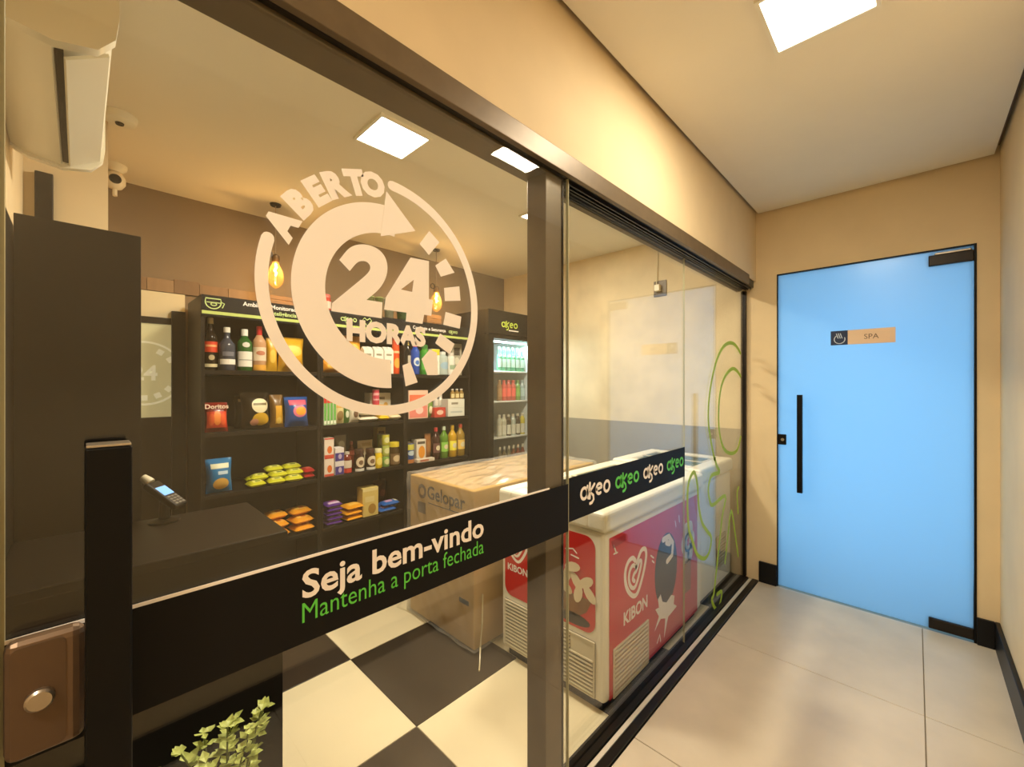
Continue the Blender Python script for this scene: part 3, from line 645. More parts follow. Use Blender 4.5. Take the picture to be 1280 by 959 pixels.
# second shelf, right bay
item('box', 'pink_box', 'large pink and orange box at left of the right second shelf', 'box', 506, 532, 489, 524, z2, 3.0, (232, 190, 166), [('r', 0, .68, .9, .16, (226, 112, 76)), ('r', 0, .24, .9, .2, (228, 130, 116)), ('e', .1, .3, .4, .14, (240, 200, 190))], d=.09)
item('bag', 'green_pack', 'small green pack beside the large pink box', 'bag', 532, 541, 504, 523, z2, 3.0, (110, 140, 60), [('e', 0, .5, .6, .25, (226, 216, 180))])
item('box', 'red_box', 'small red box in front of the white bottles', 'box', 540, 555, 510, 522, z2, 2.97, (196, 60, 46), [('e', 0, .5, .6, .25, (232, 190, 170))], d=.06)
for a, lb in ((541.5, 'thin white bottle behind the red box, left of two'), (547.5, 'thin white bottle behind the red box, right of two')):
    item('bottle', 'white_bottle', lb, 'bottle', a, a+6, 494, 521, z2, 3.07, (226, 220, 206), [('r', 0, .35, .7, .14, (190, 180, 160))], neck=.5, sh=.75)
bz = item('box', 'white_box', 'lower of two stacked white boxes near the fridge', 'box', 555, 577, 510, 520.5, z2, 2.99, (226, 226, 214), [('r', 0, .5, .7, .1, (190, 196, 190))], d=.1)
item('box', 'white_box', 'upper of two stacked white boxes near the fridge', 'box', 555, 577, 499, 509.5, z2+.0765, 2.99, (230, 228, 214), [('r', -.2, .5, .4, .12, (150, 140, 120))], d=.1)
for i, a in enumerate((563, 568.5, 574)):
    item('bottle', 'vial', ['left', 'middle', 'right'][i]+' little amber bottle standing on the stacked white boxes', 'bottle', a, a+5, 487, 499, z2+.155, 2.99, (150, 118, 60), [('r', 0, .3, .8, .2, (220, 204, 150))], cap=(210, 205, 195), neck=.5, group='amber bottles on the white boxes')
# third shelf, left bay
r_ = item('bag', 'cookie_bag', 'bright blue cookie bag with yellow cookie, alone on third shelf', 'bag', 256, 291, 575, 617, z3, 2.985, (28, 116, 172), [('r', 0, .78, .7, .07, (226, 226, 190)), ('r', .2, .58, .4, .05, (190, 214, 230)), ('e', .05, .26, .62, .17, (226, 176, 80))], tilt=-5)
for i, (a, zz, yy) in enumerate([(308, 0, 2.97), (333, 0, 2.97), (355, 0, 2.97), (312, .03, 3.02), (335, .03, 3.02), (356, .03, 3.02), (330, .062, 3.07), (352, .062, 3.07), (306, 0, 3.13)]):
    item('packet', 'yellow_snack_pack', 'lemon yellow snack pack, '+['front left of the bottom layer', 'front middle of the bottom layer', 'front right of the bottom layer', 'left of the second layer', 'middle of the second layer', 'right of the second layer', 'left of the top layer', 'right of the top layer', 'at the back left of the heap'][i], 'pack', a, a+23, 0, 0, z3+zz, yy, (206, 204, 40), [('r', 0, .35, .55, .2, (236, 232, 120)), ('r', .05, .3, .3, .08, (110, 130, 40))], h=.042, d=.10, group='heap of lemon yellow packs', rz=random.uniform(-8, 8))
for i, (a, zz, lb) in enumerate(((383, 0, 'lower red snack pack beside the yellow heap'), (382, .035, 'upper red snack pack beside the yellow heap'))):
    item('packet', 'red_snack_pack', lb, 'pack', a, a+14, 0, 0, z3+zz, 3.0, (176, 34, 34), [('r', 0, .4, .5, .2, (220, 90, 80))], h=.04, d=.12)
# third shelf, middle bay
for i, lb in enumerate(('lower white juice carton with orange fruit', 'upper white juice carton with orange fruit')):
    item('box', 'juice_carton', lb, 'carton', 402, 415, 0, 0, z3+.134*i, 2.985, (232, 214, 196), [('e', .1, .38, .5, .2, (222, 110, 40)), ('r', 0, .06, .95, .06, (212, 80, 60)), ('r', 0, .96, .95, .035, (206, 60, 50))], h=.1335, d=.08)
for i, lb in enumerate(('lower purple and white carton', 'upper purple and white carton')):
    item('box', 'cocoa_carton', lb+' beside the juice cartons', 'carton', 415.5, 427.5, 0, 0, z3+.096*i, 2.985, (224, 216, 214), [('r', 0, .32, .95, .3, (62, 48, 130)), ('e', .1, .35, .4, .2, (190, 170, 200))], h=.0955, d=.08)
item('bag', 'grey_bag', 'silver grey bag behind the purple cartons', 'bag', 417, 433, 551, 594, z3, 3.12, (140, 134, 116), [('e', 0, .75, .5, .1, (190, 184, 160))])
item('bottle', 'ketchup_bottle', 'small sauce bottle with white label and red foot', 'bottle', 428, 439.5, 566, 592, z3, 2.98, (110, 34, 24), [('r', 0, .42, .9, .18, (220, 206, 186)), ('r', 0, .12, .95, .1, (200, 60, 44))], cap=(206, 196, 180), neck=.45, sh=.75)
item('bottle', 'brown_sauce_bottle', 'tall red-brown bottle behind the small sauce bottle', 'bottle', 434, 444, 556, 590, z3, 3.1, (110, 50, 34), [('r', 0, .6, .6, .08, (160, 80, 60))], cap=(150, 60, 50))
for a, y_, lb in ((442.5, 562, 'dark brown squeeze bottle with cream oval label, left of two'), (456.5, 561, 'dark brown squeeze bottle with cream oval label, right of two')):
    item('jar', 'syrup_bottle', lb, 'bottle', a, a+12.5, y_, 589 if a < 450 else 587, z3, 2.98, (52, 28, 18), [('e', 0, .42, .72, .24, (226, 210, 180)), ('e', 0, .4, .35, .11, (120, 90, 64)), ('r', 0, .07, .9, .06, (226, 222, 210))], cap=(60, 34, 24), group='brown squeeze bottles')
item('bag', 'sugar_bag', 'cream bag peeping over the brown squeeze bottles', 'bag', 446, 466, 554, 586, z3, 3.13, (222, 204, 166), [('r', 0, .85, .6, .06, (200, 176, 130))])
item('jar', 'mustard_jar', 'bright yellow mustard jar on third shelf', 'jar', 467.5, 477.5, 561, 585, z3, 2.98, (232, 196, 36), [('e', 0, .36, .6, .2, (244, 222, 110))], cap=(224, 216, 170))
for i in range(3):
    item('can', 'green_can', ['lowest', 'middle', 'topmost'][i]+' green and yellow can in the stack of three', 'can', 477.5, 486.5, 0, 0, z3+.084*i, 2.99, ((128, 168, 80), (180, 190, 90), (196, 190, 60))[i], [('e', 0, .5, .6, .28, (222, 220, 160))], h=.081)
for i in range(2):
    item('can', 'green_can', ['lower', 'upper'][i]+' lime can behind the stack of three', 'can', 471.5, 480, 0, 0, z3+.12*i, 3.13, (150, 170, 70), [('e', 0, .5, .6, .28, (214, 214, 150))], h=.118)
item('jar', 'olive_jar', 'dark olive jar with yellow lid on third shelf', 'jar', 489, 502, 551, 580, z3, 2.98, (70, 52, 28), [('r', 0, .3, .9, .22, (120, 92, 60)), ('e', 0, .32, .5, .14, (214, 190, 150))], cap=(220, 196, 50))
item('box', 'tall_pack', 'tall yellow-brown box behind the olive jar', 'box', 495, 505, 539, 580, z3, 3.23, (196, 170, 90), [('r', 0, .75, .7, .14, (96, 70, 30))], d=.07)
# third shelf, right bay
item('can', 'powder_can', 'blue and yellow powder can beside the orange carton', 'can', 506, 517, 549, 574, z3, 2.985, (40, 84, 150), [('r', 0, .8, .95, .14, (222, 212, 70)), ('e', 0, .5, .6, .12, (200, 214, 220)), ('r', 0, .1, .95, .09, (190, 120, 60))])
item('box', 'cereal_box', 'orange and white cereal box on the third shelf', 'box', 517, 529.5, 545, 571, z3, 3.04, (226, 216, 196), [('e', .1, .4, .7, .3, (230, 150, 40)), ('r', 0, .85, .8, .06, (90, 80, 70))], d=.08)
item('bag', 'brown_bag', 'tall brown paper bag left of the oil bottles', 'bag', 530.5, 538.5, 538, 570, z3, 3.02, (150, 98, 50), [('r', 0, .5, .7, .2, (168, 116, 64))])
item('box', 'tray_box', 'flat white tray box lying before the brown bag', 'box', 519, 542, 0, 0, z3, 2.945, (216, 204, 184), [('r', -.2, .5, .5, .3, (190, 110, 80))], h=.026, d=.05)
for a, c_, cp_, lb in ((540, (58, 26, 22), (196, 60, 60), 'dark vinegar bottle with red cap'), (550, (92, 140, 40), (200, 214, 190), 'green cooking bottle between dark and yellow bottles'), (560.5, (206, 160, 34), (196, 160, 50), 'golden yellow oil bottle'), (570.5, (160, 130, 50), (190, 70, 50), 'olive oil bottle with red cap nearest the fridge')):
    item('bottle', 'oil_bottle', lb, 'bottle', a, a+9.5, 531, 570, z3, 2.98, c_, [('r', 0, .36, .85, .15, tuple(min(255, int(v*1.25+40)) for v in c_)), ('e', 0, .36, .4, .08, (232, 220, 180))], cap=cp_, neck=.36, sh=.7)
# fourth shelf
for i, (a, zz, yy, rz) in enumerate([(332, 0, 3.0, 8), (368, 0, 3.0, 6), (326, 0, 3.17, 8), (367, .051, 3.01, 8), (331, .051, 3.02, 8), (364, .102, 3.05, 6), (330, .102, 3.06, 6)]):
    item('packet', 'orange_snack_pack', 'golden orange snack pack, '+['front left of the heap', 'front right of the heap', 'far left of the heap', 'middle layer right', 'middle layer left', 'top right of the heap', 'top left of the heap'][i], 'pack', a, a+27, 0, 0, z4+zz, yy, (236, 158, 40), [('r', 0, .4, .55, .22, (244, 190, 84)), ('r', .1, .35, .25, .1, (200, 106, 30))], h=.05, d=.14, group='heap of golden orange packs', rz=rz)
for i in range(5):
    item('packet', 'purple_biscuit_pack', ['lowest', 'second lowest', 'middle', 'second highest', 'topmost'][i]+' purple and white biscuit pack of the neat pile', 'pack', 404+i % 2*.6, 425+i % 2*.6, 0, 0, z4+.031*i, 2.99, (84, 44, 130), [('r', 0, .25, .7, .12, (214, 190, 216)), ('r', .1, .45, .5, .1, (150, 60, 130))], h=.036, d=.13, group='pile of purple packs')
for i, (a, zz) in enumerate(((427, 0), (426, .039), (428, .078))):
    item('packet', 'yellow_biscuit_pack', ['lowest', 'middle', 'topmost'][i]+' amber biscuit pack beside the purple pile', 'pack', a, a+23, 0, 0, z4+zz, 2.99, (230, 158, 34), [('r', 0, .4, .6, .2, (244, 190, 80))], h=.038, d=.14, rz=6)
item('box', 'flour_bag', 'upright yellow paper flour bag on lowest visible shelf', 'bag', 449, 470, 611, 646, z4, 3.0, (218, 192, 112), [('e', .2, .25, .5, .18, (170, 130, 56)), ('r', 0, .93, .95, .05, (232, 214, 150)), ('r', -.1, .6, .6, .1, (226, 206, 140))], d=.09)
for i, (a, zz) in enumerate(((471, 0), (472, .0), (471, .042))):
    item('packet', 'blue_biscuit_pack', ['left blue biscuit pack', 'right blue biscuit pack', 'topmost blue biscuit pack'][i]+' beside the flour bag', 'pack', a+i*2, a+22+i*2, 0, 0, z4+zz, 2.98+.09*(i % 2), (30, 92, 170), [('r', -.2, .4, .4, .2, (190, 150, 190)), ('r', .7, .5, .2, .3, (226, 218, 190))], h=.04, d=.10)
item('bag', 'dark_red_bag', 'dark red bag behind the blue biscuit packs', 'bag', 486, 502, 611, 641, z4, 3.19, (74, 26, 20), [('e', .1, .5, .5, .15, (120, 50, 40))])
# on top of the shelf unit
zt = STOP
item('jar', 'candy_jar', 'red candy jar with white label on top of the shelf unit', 'jar', 399, 414, 366, 388, zt, 3.02, (196, 70, 60), [('r', .2, .4, .6, .2, (226, 200, 180))], cap=(206, 96, 84))
for a, b, c_, lb in ((457, 468, (196, 206, 140), 'pale lime drinking glass seen through the digit two'), (469, 479, (190, 206, 130), 'lime drinking glass left of the clear one'), (479.5, 493, (206, 210, 190), 'clear drinking glass on top of the shelf unit'), (495, 511, (96, 160, 40), 'green drinking glass on top of the shelf unit')):
    item('tumbler', 'drinking_glass', lb, 'glass', a, b, 366, 392, zt, 3.0, c_, [], group='glasses on top of the shelves')
for a, b, h_, lb in ((329, 362, .085, 'wooden crate under the left bulb'), (528, 546, .11, 'wooden crate under the right bulb')):
    Y = 3.16; x0, x1 = X_at(a, Y), X_at(b, Y); r = empty('wooden_crate', lb, 'crate', ((x0+x1)/2, Y, zt)); w2_ = (x1-x0)/2
    for k in range(3):
        for yy in (-.07, .06): B((-w2_, yy, h_*k/3+.002), (w2_, yy+.01, h_*(k+1)/3-.002), .001, 1).build('slat', M_WOODBOX, r)
    for s_ in (-1, 1): B((s_*w2_-(.01 if s_ > 0 else 0), -.06, 0), (s_*w2_+(0 if s_ > 0 else .01), .06, h_), .001, 1).build('end_board', M_WOODBOX, r)
    B((-w2_+.01, -.06, 0), (w2_-.01, .06, .008)).build('base_board', M_WOODBOX, r)
# pendant bulbs
M_BULB = glass_mat('amber_glass', (1, .86, .6), .06, 0, .10, (.9, .6, .25))
for pxx, pyy, lb in ((344.5, 338, 'hanging teardrop bulb with glowing filament over the spirits bay'), (545.5, 373, 'hanging teardrop bulb with glowing filament over the fridge side')):
    Y = 3.07; X, Z = on_glass(pxx, pyy, Y)
    r = empty('pendant_lamp', lb, 'lamp', (X, Y, Z), group='hanging amber bulbs')
    B((-.0, -.0, 0), (.001, .001, .001))
    MB().tube([(0, 0, .09), (0, 0, ZC-.012-Z)], .003, 6).build('cord', mat('linen_cord', rgb(150, 130, 104), .8), r)
    MB().lathe([(.03, ZC-.024-Z), (.035, ZC-.011-Z)], 16).build('ceiling_rose', M_BLK, r)
    so = MB().lathe([(.02, .05), (.024, .055), (.024, .095), (.012, .105)], 16).build('socket', mat('brass_socket', rgb(96, 72, 44), .4, .6), r)
    MB().stroke(arc(0, 0, .022, 0, 340, 14), .006, ((-.045, -.004, .10), UX, UZ), .006, closed=True).build('hook', M_DARKALU, so)
    MB().lathe([(.016, .055), (.026, .03), (.044, -.01), (.05, -.05), (.042, -.085), (.022, -.112), (.004, -.12)], 20).build('bulb', M_BULB, r)
    MB().tube([(0, 0, .045), (.006, 0, .02), (-.006, .003, .0), (.006, 0, -.02), (0, 0, -.035)], .006, 8).build('filament', mat('glowing_filament', (1, .62, .22), .5, emit=60), r)
    l = bpy.data.lights.new('bulb_light', 'POINT'); l.energy = 5.5; l.color = (1, .62, .26); l.shadow_soft_size = .015
    lo_ = bpy.data.objects.new('bulb_light', l); C.objects.link(lo_); lo_.parent = r; lo_.location = (0, -.02, 0)
# ------------------------------------------------------------------ drinks fridge
FX0, FX1, FY0, FY1, FH = 2.545, 3.20, 2.75, YB-.02, 2.085
fg = empty('drinks_fridge', 'tall dark display fridge with lit glass door and green logo', 'fridge', (0, 0, 0))
bx_ = MB(); bx_.box((FX0, FY0+.05, .06), (FX0+.035, FY1, FH)); bx_.box((FX1-.035, FY0+.05, .06), (FX1, FY1, FH)); bx_.box((FX0+.035, FY1-.035, .06), (FX1-.035, FY1, FH)); bx_.box((FX0+.035, FY0+.05, 1.845), (FX1-.035, FY1-.035, FH)); bx_.box((FX0+.035, FY0+.05, .06), (FX1-.035, FY1-.035, .42))
bx_.build('cabinet', M_SHELF, fg)
ln = MB(); ln.box((FX0+.036, FY1-.045, .42), (FX1-.036, FY1-.036, 1.845)); ln.box((FX0+.036, FY0+.06, .42), (FX0+.042, FY1-.045, 1.845)); ln.box((FX1-.042, FY0+.06, .42), (FX1-.036, FY1-.045, 1.845))
ln.build('liner', mat('fridge_liner', rgb(214, 220, 222), .35), fg)
hdx = B((FX0, FY0, 1.865), (FX1, FY0+.05, FH), .003).build('header_panel', M_SHELF, fg)
akeo(MB(), X_at(627, FY0), 1.935, X_at(647, FY0)-X_at(627, FY0), FY(FY0-.0005)).build('logo', mat('logo_lime', rgb(206, 226, 90), .5), hdx)
B((X_at(636, FY0), FY0-.0012, 1.905), (X_at(648, FY0), FY0+.0002, 1.915)).build('lettering', M_WHITEV, hdx)
dr = empty('door', None, None, (0, 0, 0)); dr.parent = fg
dm = MB(); dm.box((FX0, FY0, .40), (FX0+.065, FY0+.048, 1.86)); dm.box((FX1-.065, FY0, .40), (FX1, FY0+.048, 1.86)); dm.box((FX0+.065, FY0, 1.825), (FX1-.065, FY0+.048, 1.86)); dm.box((FX0+.065, FY0, .40), (FX1-.065, FY0+.048, .46))
dm.build('door_frame', M_SHELF, dr)
B((FX0+.065, FY0+.02, .46), (FX1-.065, FY0+.026, 1.825)).build('door_glass', M_GLASS, dr)
B((FX0, FY0+.01, .0), (FX1, FY1, .06)).build('plinth', M_BLK, fg)
B((FX0, FY0, .065), (FX1, FY0+.048, .395), .003).build('lower_grille', M_SHELF, fg)
B((FX0+.07, FY0+.07, 1.80), (FX1-.07, FY0+.10, 1.815)).build('light_tube', mat('fridge_led', (.72, .90, 1), .5, emit=6), fg)
la = area('fridge_light', ((FX0+FX1)/2, FY0+.12, 1.79), (math.radians(-12), 0, 0), .5, .05, 9, (.75, .92, 1)); la.parent = fg
fz = [1.53, 1.245, .90, .53]
for z in fz:
    B((FX0+.043, FY0+.075, z-.014), (FX1-.043, FY1-.05, z), .002, 1).build('wire_shelf', mat('fridge_shelf', rgb(226, 226, 220), .35), fg)
def drink(lbl, cat, px0, px1, h_, z, Y, c, pr, grp, **kw):
    return item('bottle', 'drink_bottle', lbl, cat, px0, px1, 0, 0, z, Y, c, pr, h=h_, group=grp, **kw)
for r in range(2):
    for i in range(7):
        a = 621.5+5.6*i+r*2.0
        drink(['first', 'second', 'third', 'fourth', 'fifth', 'sixth', 'seventh'][i]+' green beer bottle from left, '+['front', 'rear'][r]+' row of top fridge shelf', 'bottle', a, a+4.9, .235, fz[0], 2.875+.09*r, (74, 150, 112), [('r', 0, .34, .9, .17, (190, 214, 206)), ('r', 0, .62, .6, .03, (210, 226, 210))], 'beer bottles in the fridge', cap=(110, 190, 140), sh=.62, neck=.36)
cs = [((150, 110, 70), 'amber bottle at left of the second fridge shelf'), ((206, 84, 74), 'red juice bottle next to the amber bottle in the fridge'), ((206, 84, 74), 'middle one of three red juice bottles in the fridge'), ((206, 84, 74), 'red juice bottle next to the green soda in the fridge'), ((110, 150, 70), 'green soda bottle beside the red juices in the fridge'), ((150, 170, 170), 'clear bottle at right of the second fridge shelf'), ((150, 160, 90), 'olive bottle last on the second fridge shelf')]
for i, (c_, lb) in enumerate(cs):
    a = 621.5+5.7*i; drink(lb, 'bottle', a, a+5.2, .20, fz[1], 2.88, c_, [('r', 0, .4, .9, .2, tuple(min(255, int(v*1.2)) for v in c_))], 'juice bottles in the fridge', cap=c_, sh=.74, neck=.5)
cs = [((206, 200, 180), 'white yoghurt drink at left of the third fridge shelf'), ((206, 200, 180), 'second white yoghurt drink of the third fridge shelf'), ((90, 76, 60), 'dark drink between white yoghurt drinks and water'), ((190, 196, 186), 'water bottle in the middle of the third fridge shelf'), ((90, 76, 60), 'dark drink left of the yellow one in the fridge'), ((214, 196, 80), 'pale yellow drink on the third fridge shelf'), ((206, 200, 170), 'cream drink last on the third fridge shelf')]
for i, (c_, lb) in enumerate(cs):
    a = 621.5+5.7*i; drink(lb, 'bottle', a, a+5.2, .21, fz[2], 2.88, c_, [('r', 0, .3, .9, .22, (222, 216, 200))], 'drinks on the third fridge shelf', cap=(200, 190, 170), sh=.76, neck=.5)
for i in range(7):
    a = 622+5.7*i; c_ = ((110, 96, 70), (110, 96, 70), (120, 110, 84), (120, 70, 50), (140, 64, 48), (130, 60, 46), (110, 80, 60))[i]
    drink(['first', 'second', 'third', 'fourth', 'fifth', 'sixth', 'seventh'][i]+' brownish drink bottle from left on the lowest fridge shelf', 'bottle', a, a+5.2, .27, fz[3], 2.88, c_, [('r', 0, .42, .9, .12, (206, 204, 190) if i < 4 else (170, 110, 90))], 'bottles on the lowest fridge shelf', cap=(210, 200, 180), sh=.7, neck=.4)
# ------------------------------------------------------------------ freezers
M_RED = mat('red_print', rgb(206, 40, 34), .35); M_CHOC = mat('chocolate_print', rgb(58, 46, 40), .5); M_NUT = mat('nut_print', rgb(236, 220, 186), .5)
M_LIDG = glass_mat('lid_glass', (.86, .92, .92), .05)
def heart(mb, cx, cz, s, fr_):
    """double-line heart that coils in on itself"""
    out = [(-.02, .62), (-.22, .78), (-.52, .74), (-.74, .5), (-.76, .12), (-.58, -.28), (-.2, -.62), (.12, -.66), (.42, -.36), (.7, .1), (.86, .56), (.76, .84), (.46, .86), (.2, .62), (.04, .36)]
    inn = [(.04, .36), (-.18, .5), (-.42, .38), (-.5, .08), (-.36, -.22), (-.1, -.36), (.12, -.22), (.36, .16), (.46, .44), (.3, .5), (.08, .24), (-.1, .16), (-.2, .0), (-.08, -.12)]
    mb.stroke(smooth2([(cx+a*s, cz+b*s) for a, b in out]), s*.17, fr_); mb.stroke(smooth2([(cx+a*s, cz+b*s) for a, b in inn]), s*.15, fr_)
    return mb
def freezer(x0, x1, y0, y1, H, label, graphics):
    r = empty('chest_freezer', label, 'freezer', (x0, y0, 0)); L, Wd = x1-x0, y1-y0
    B((0, 0, .045), (L, Wd, H-.09), .022, 3).build('body', M_WHITE, r)
    B((.03, .03, 0), (L-.03, Wd-.03, .05)).build('plinth', M_BLK, r)
    rim = MB()
    for a, b in (((-.012, -.012), (L+.012, .085)), ((-.012, Wd-.085), (L+.012, Wd+.012)), ((-.012, .07), (.10, Wd-.07)), ((L-.10, .07), (L+.012, Wd-.07))):
        rim.box((a[0], a[1], H-.088), (b[0], b[1], H), .018, 3)
    rim.build('lid_rim', M_WHITE, r)
    fl_ = MB(); fl_.box((.09, .08, H-.09), (L-.09, Wd-.08, H-.085)); fl_.build('basket_liner', mat('freezer_inside', rgb(170, 186, 196), .5), r)
    for k, (xa, xb, zz) in enumerate(((.095, L*.54, H-.022), (L*.46, L-.095, H-.012))):
        g = B((xa, .08, zz), (xb, Wd-.08, zz+.005)).build('sliding_lid', M_LIDG, r)
        q = MB(); q.box((xa, .08, zz+.005), (xb, .095, zz+.010)); q.box((xa, Wd-.095, zz+.005), (xb, Wd-.08, zz+.010)); q.box((xa, .095, zz+.005), (xa+.018, Wd-.095, zz+.010)); q.box((xb-.018, .095, zz+.005), (xb, Wd-.095, zz+.010)); q.build('lid_frame', M_CREAM, g)
    fs_ = ((0, -.0008, 0), UX, UZ); fe = ((-.0008, 0, 0), -UY, UZ)
    # grilles: bed coloured dark for the shade between slats, frame and single slats
    def grille(axis, a, b, za, zb, n, gap=None):
        g = empty('grille', None, None); g.parent = r
        def bb(u0, u1, z0_, z1_, p0, p1, bev=0):
            return B((u0, -p1, z0_), (u1, -p0, z1_), bev, 1) if axis == 'y' else B((-p1, u0, z0_), (-p0, u1, z1_), bev, 1)
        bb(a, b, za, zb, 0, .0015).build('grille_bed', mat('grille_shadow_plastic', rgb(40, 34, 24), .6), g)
        t = .009
        for q in ((a, b, za, za+t), (a, b, zb-t, zb), (a, a+t, za+t, zb-t), (b-t, b, za+t, zb-t)): bb(*q, .0015, .009, .002).build('grille_frame', M_CREAM, g)
        for k in range(n):
            zc = za+t+(zb-za-2*t)*(k+.5)/n; u0 = a+t
            if gap and zc > gap[1]: u0 = a+gap[0]
            bb(u0, b-t, zc-(zb-za)/n*.24, zc+(zb-za)/n*.24, .0015, .011, .001).build('slat', M_CREAM, g)
        if gap: bb(a+t, a+gap[0], gap[1], zb-t, .0015, .005, .001).build('blank', M_CREAM, g)
    if graphics:
        sp = MB().prism([(.035, .055), (L-.07, .055), (L-.07, .745), (.035, .745)], .0008, fs_).build('side_print', M_RED, r)
        ep = MB().prism(rrect(-Wd+.03, -.045, .325, .745, .05), .0012, fe).build('end_print', M_RED, r)
        grille('y', .062, .39, .05, .262, 10); grille('x', .045, Wd-.03, .06, .30, 13, (.13, .215))
        f2 = ((0, -.0017, 0), UX, UZ)
        lg = heart(MB(), .265, .505, .125, f2); lg.build('heart_logo', M_WHITEV, sp)
        MB().text('KIBON', ((.27, -.0017, .325), UX, UZ), width=.23, height=.058, bold=.03, align='c').build('lettering', M_WHITEV, sp)
        MB().prism(ell(.60, .435, .135, .19, 28), .0006, f2).build('ice_cream_bar', M_CHOC, sp)
        f3 = ((0, -.0025, 0), UX, UZ)
        ms = MB(); ms.stroke([(.56, .60), (.63, .60), (.68, .55), (.67, .49), (.61, .475)], .03, f3); ms.stroke([(.60, .575), (.64, .56)], .03, f3); ms.build('icing', M_WHITEV, sp)
        sl = MB(); sl.prism([(.50, .315), (.53, .33), (.55, .285), (.60, .262), (.66, .28), (.70, .262), (.69, .22), (.73, .195), (.67, .185), (.62, .18), (.57, .09), (.585, .185), (.53, .205), (.46, .17), (.51, .225), (.47, .275), (.51, .27)][::-1], .0006, f3)
        sl.build('milk_splash', M_WHITEV, sp)
        for q in ([(.42, .56), (.45, .54)], [(.435, .53), (.455, .515)], [(.71, .66), (.72, .63)], [(.76, .68), (.765, .645)], [(.49, .1), (.52, .13), (.53, .09)], [(.07, .705), (.09, .67)], [(.07, .67), (.10, .668)]):
            MB().stroke(q, .008, f3).build('mark', M_WHITEV, sp)
        MB().prism([(.05, .73), (.17, .73), (.17, .70), (.06, .695)][::-1], .0006, f3).build('red_tab', mat('dark_red_print', rgb(170, 16, 22), .4), sp)
        fb = MB()
        for k in range(6): fb.prism(ell(.89+.055*math.cos(k*PI/3), .50+.075*math.sin(k*PI/3), .042, .052, 12), .0006, f2)
        fb.build('cream_flower', mat('cream_print', rgb(226, 218, 200), .5), sp)
        MB().stroke(arc(.89, .50, .05, 0, 330, 12), .014, f3, closed=True).build('flower_line', M_CHOC, sp)
        MB().prism([(.83, .22), (.93, .22), (.93, .40), (.83, .40)][::-1], .0006, f2).build('biscuit', mat('biscuit_print', rgb(150, 104, 70), .5), sp)
        # the bowl of nuts and the second logo on the end
        f4 = ((-.0021, 0, 0), -UY, UZ); f5 = ((-.0028, 0, 0), -UY, UZ)
        heart(MB(), -.50, .565, .08, f4).build('heart_logo', M_WHITEV, ep)
        MB().text('KIBON', ((-.0021, .50, .455), -UY, UZ), width=.135, height=.034, bold=.03, align='c', h=.0006).build('lettering', M_WHITEV, ep)
        MB().prism([(-.30, .47), (-.06, .47), (-.09, .41), (-.14, .375), (-.22, .375), (-.27, .41)][::-1], .0006, f4).build('bowl', mat('bowl_print', rgb(140, 96, 52), .5), ep)
        MB().prism(ell(-.16, .362, .09, .026, 16), .0006, f4).build('bowl_foot', M_CHOC, ep)
        for a, b, q in ((-.29, .53, .4), (-.24, .56, 1.2), (-.19, .54, 2.2), (-.14, .55, .6), (-.25, .50, 2.6), (-.18, .49, 1.3), (-.12, .505, 2.3), (-.21, .60, .2), (-.30, .575, 1.5)):
            a += .05; b -= .01
            n_ = [(a+.042*math.cos(t)*math.cos(q)-.022*math.sin(t)*math.sin(q), b+.042*math.cos(t)*math.sin(q)+.022*math.sin(t)*math.cos(q)) for t in [2*PI*k/12 for k in range(12)]]
            MB().prism(n_, .0006, ((-.0024-.0006*len([c for c in ep.children if c.name.startswith('nut')]), 0, 0), -UY, UZ)).build('nut', M_NUT if a > -.17 else mat('pale_nut_print', rgb(216, 194, 150), .5), ep)
        for q in ([(-.2, .66), (-.16, .67), (-.14, .655)], [(-.17, .64), (-.13, .635)]): MB().stroke(q, .006, f5).build('mark', M_WHITEV, ep)
    else:
        grille('y', .28, .46, .17, .38, 9)
    return r
freezer(1.53, 2.63, .937, 1.555, .862, 'white chest freezer with red heart-logo prints, close behind the glass', True)
freezer(2.665, 3.26, .955, 1.555, .875, 'plain white chest freezer in the corner by the end wall', False)
# ------------------------------------------------------------------ wrapped carton
cb = empty('cardboard_box', 'big cardboard box in clear plastic wrap beside the red freezer', 'box', (1.42, 1.645, 0)); L, Wd, H = 1.12, .60, .85
B((0, 0, .02), (L, Wd, H-.004), .006).build('carton', M_CARD, cb)
B((.05, .05, 0), (L-.05, Wd-.05, .02)).build('pallet', M_WOODBOX, cb)
fe = ((-.001, 0, 0), -UY, UZ)
cbt = cb.children[0]
for o in cb.children:
    if o.name.startswith('carton'): cbt = o
MB().text('Gelopar', ((-.001, .415, .735), -UY, UZ), width=.345, bold=.02, h=.0006).build('lettering', col(62, 48, 36), cbt)
MB().stroke([(-.405, .708), (-.05, .708)], .005, fe).build('line', col(62, 48, 36), cbt)
lg = MB(); lg.stroke(arc(-.47, .765, .033, 0, 340, 14), .02, fe, closed=True); lg.prism([(-.515, .635), (-.435, .635), (-.435, .70), (-.515, .70)][::-1], .0006, fe); lg.build('logo', col(96, 74, 44), cbt)
lb_ = MB().prism([(-.12, .26), (-.04, .26), (-.04, .235), (-.12, .235)][::-1], .0006, fe).build('handle_slot', M_BLK, cbt)
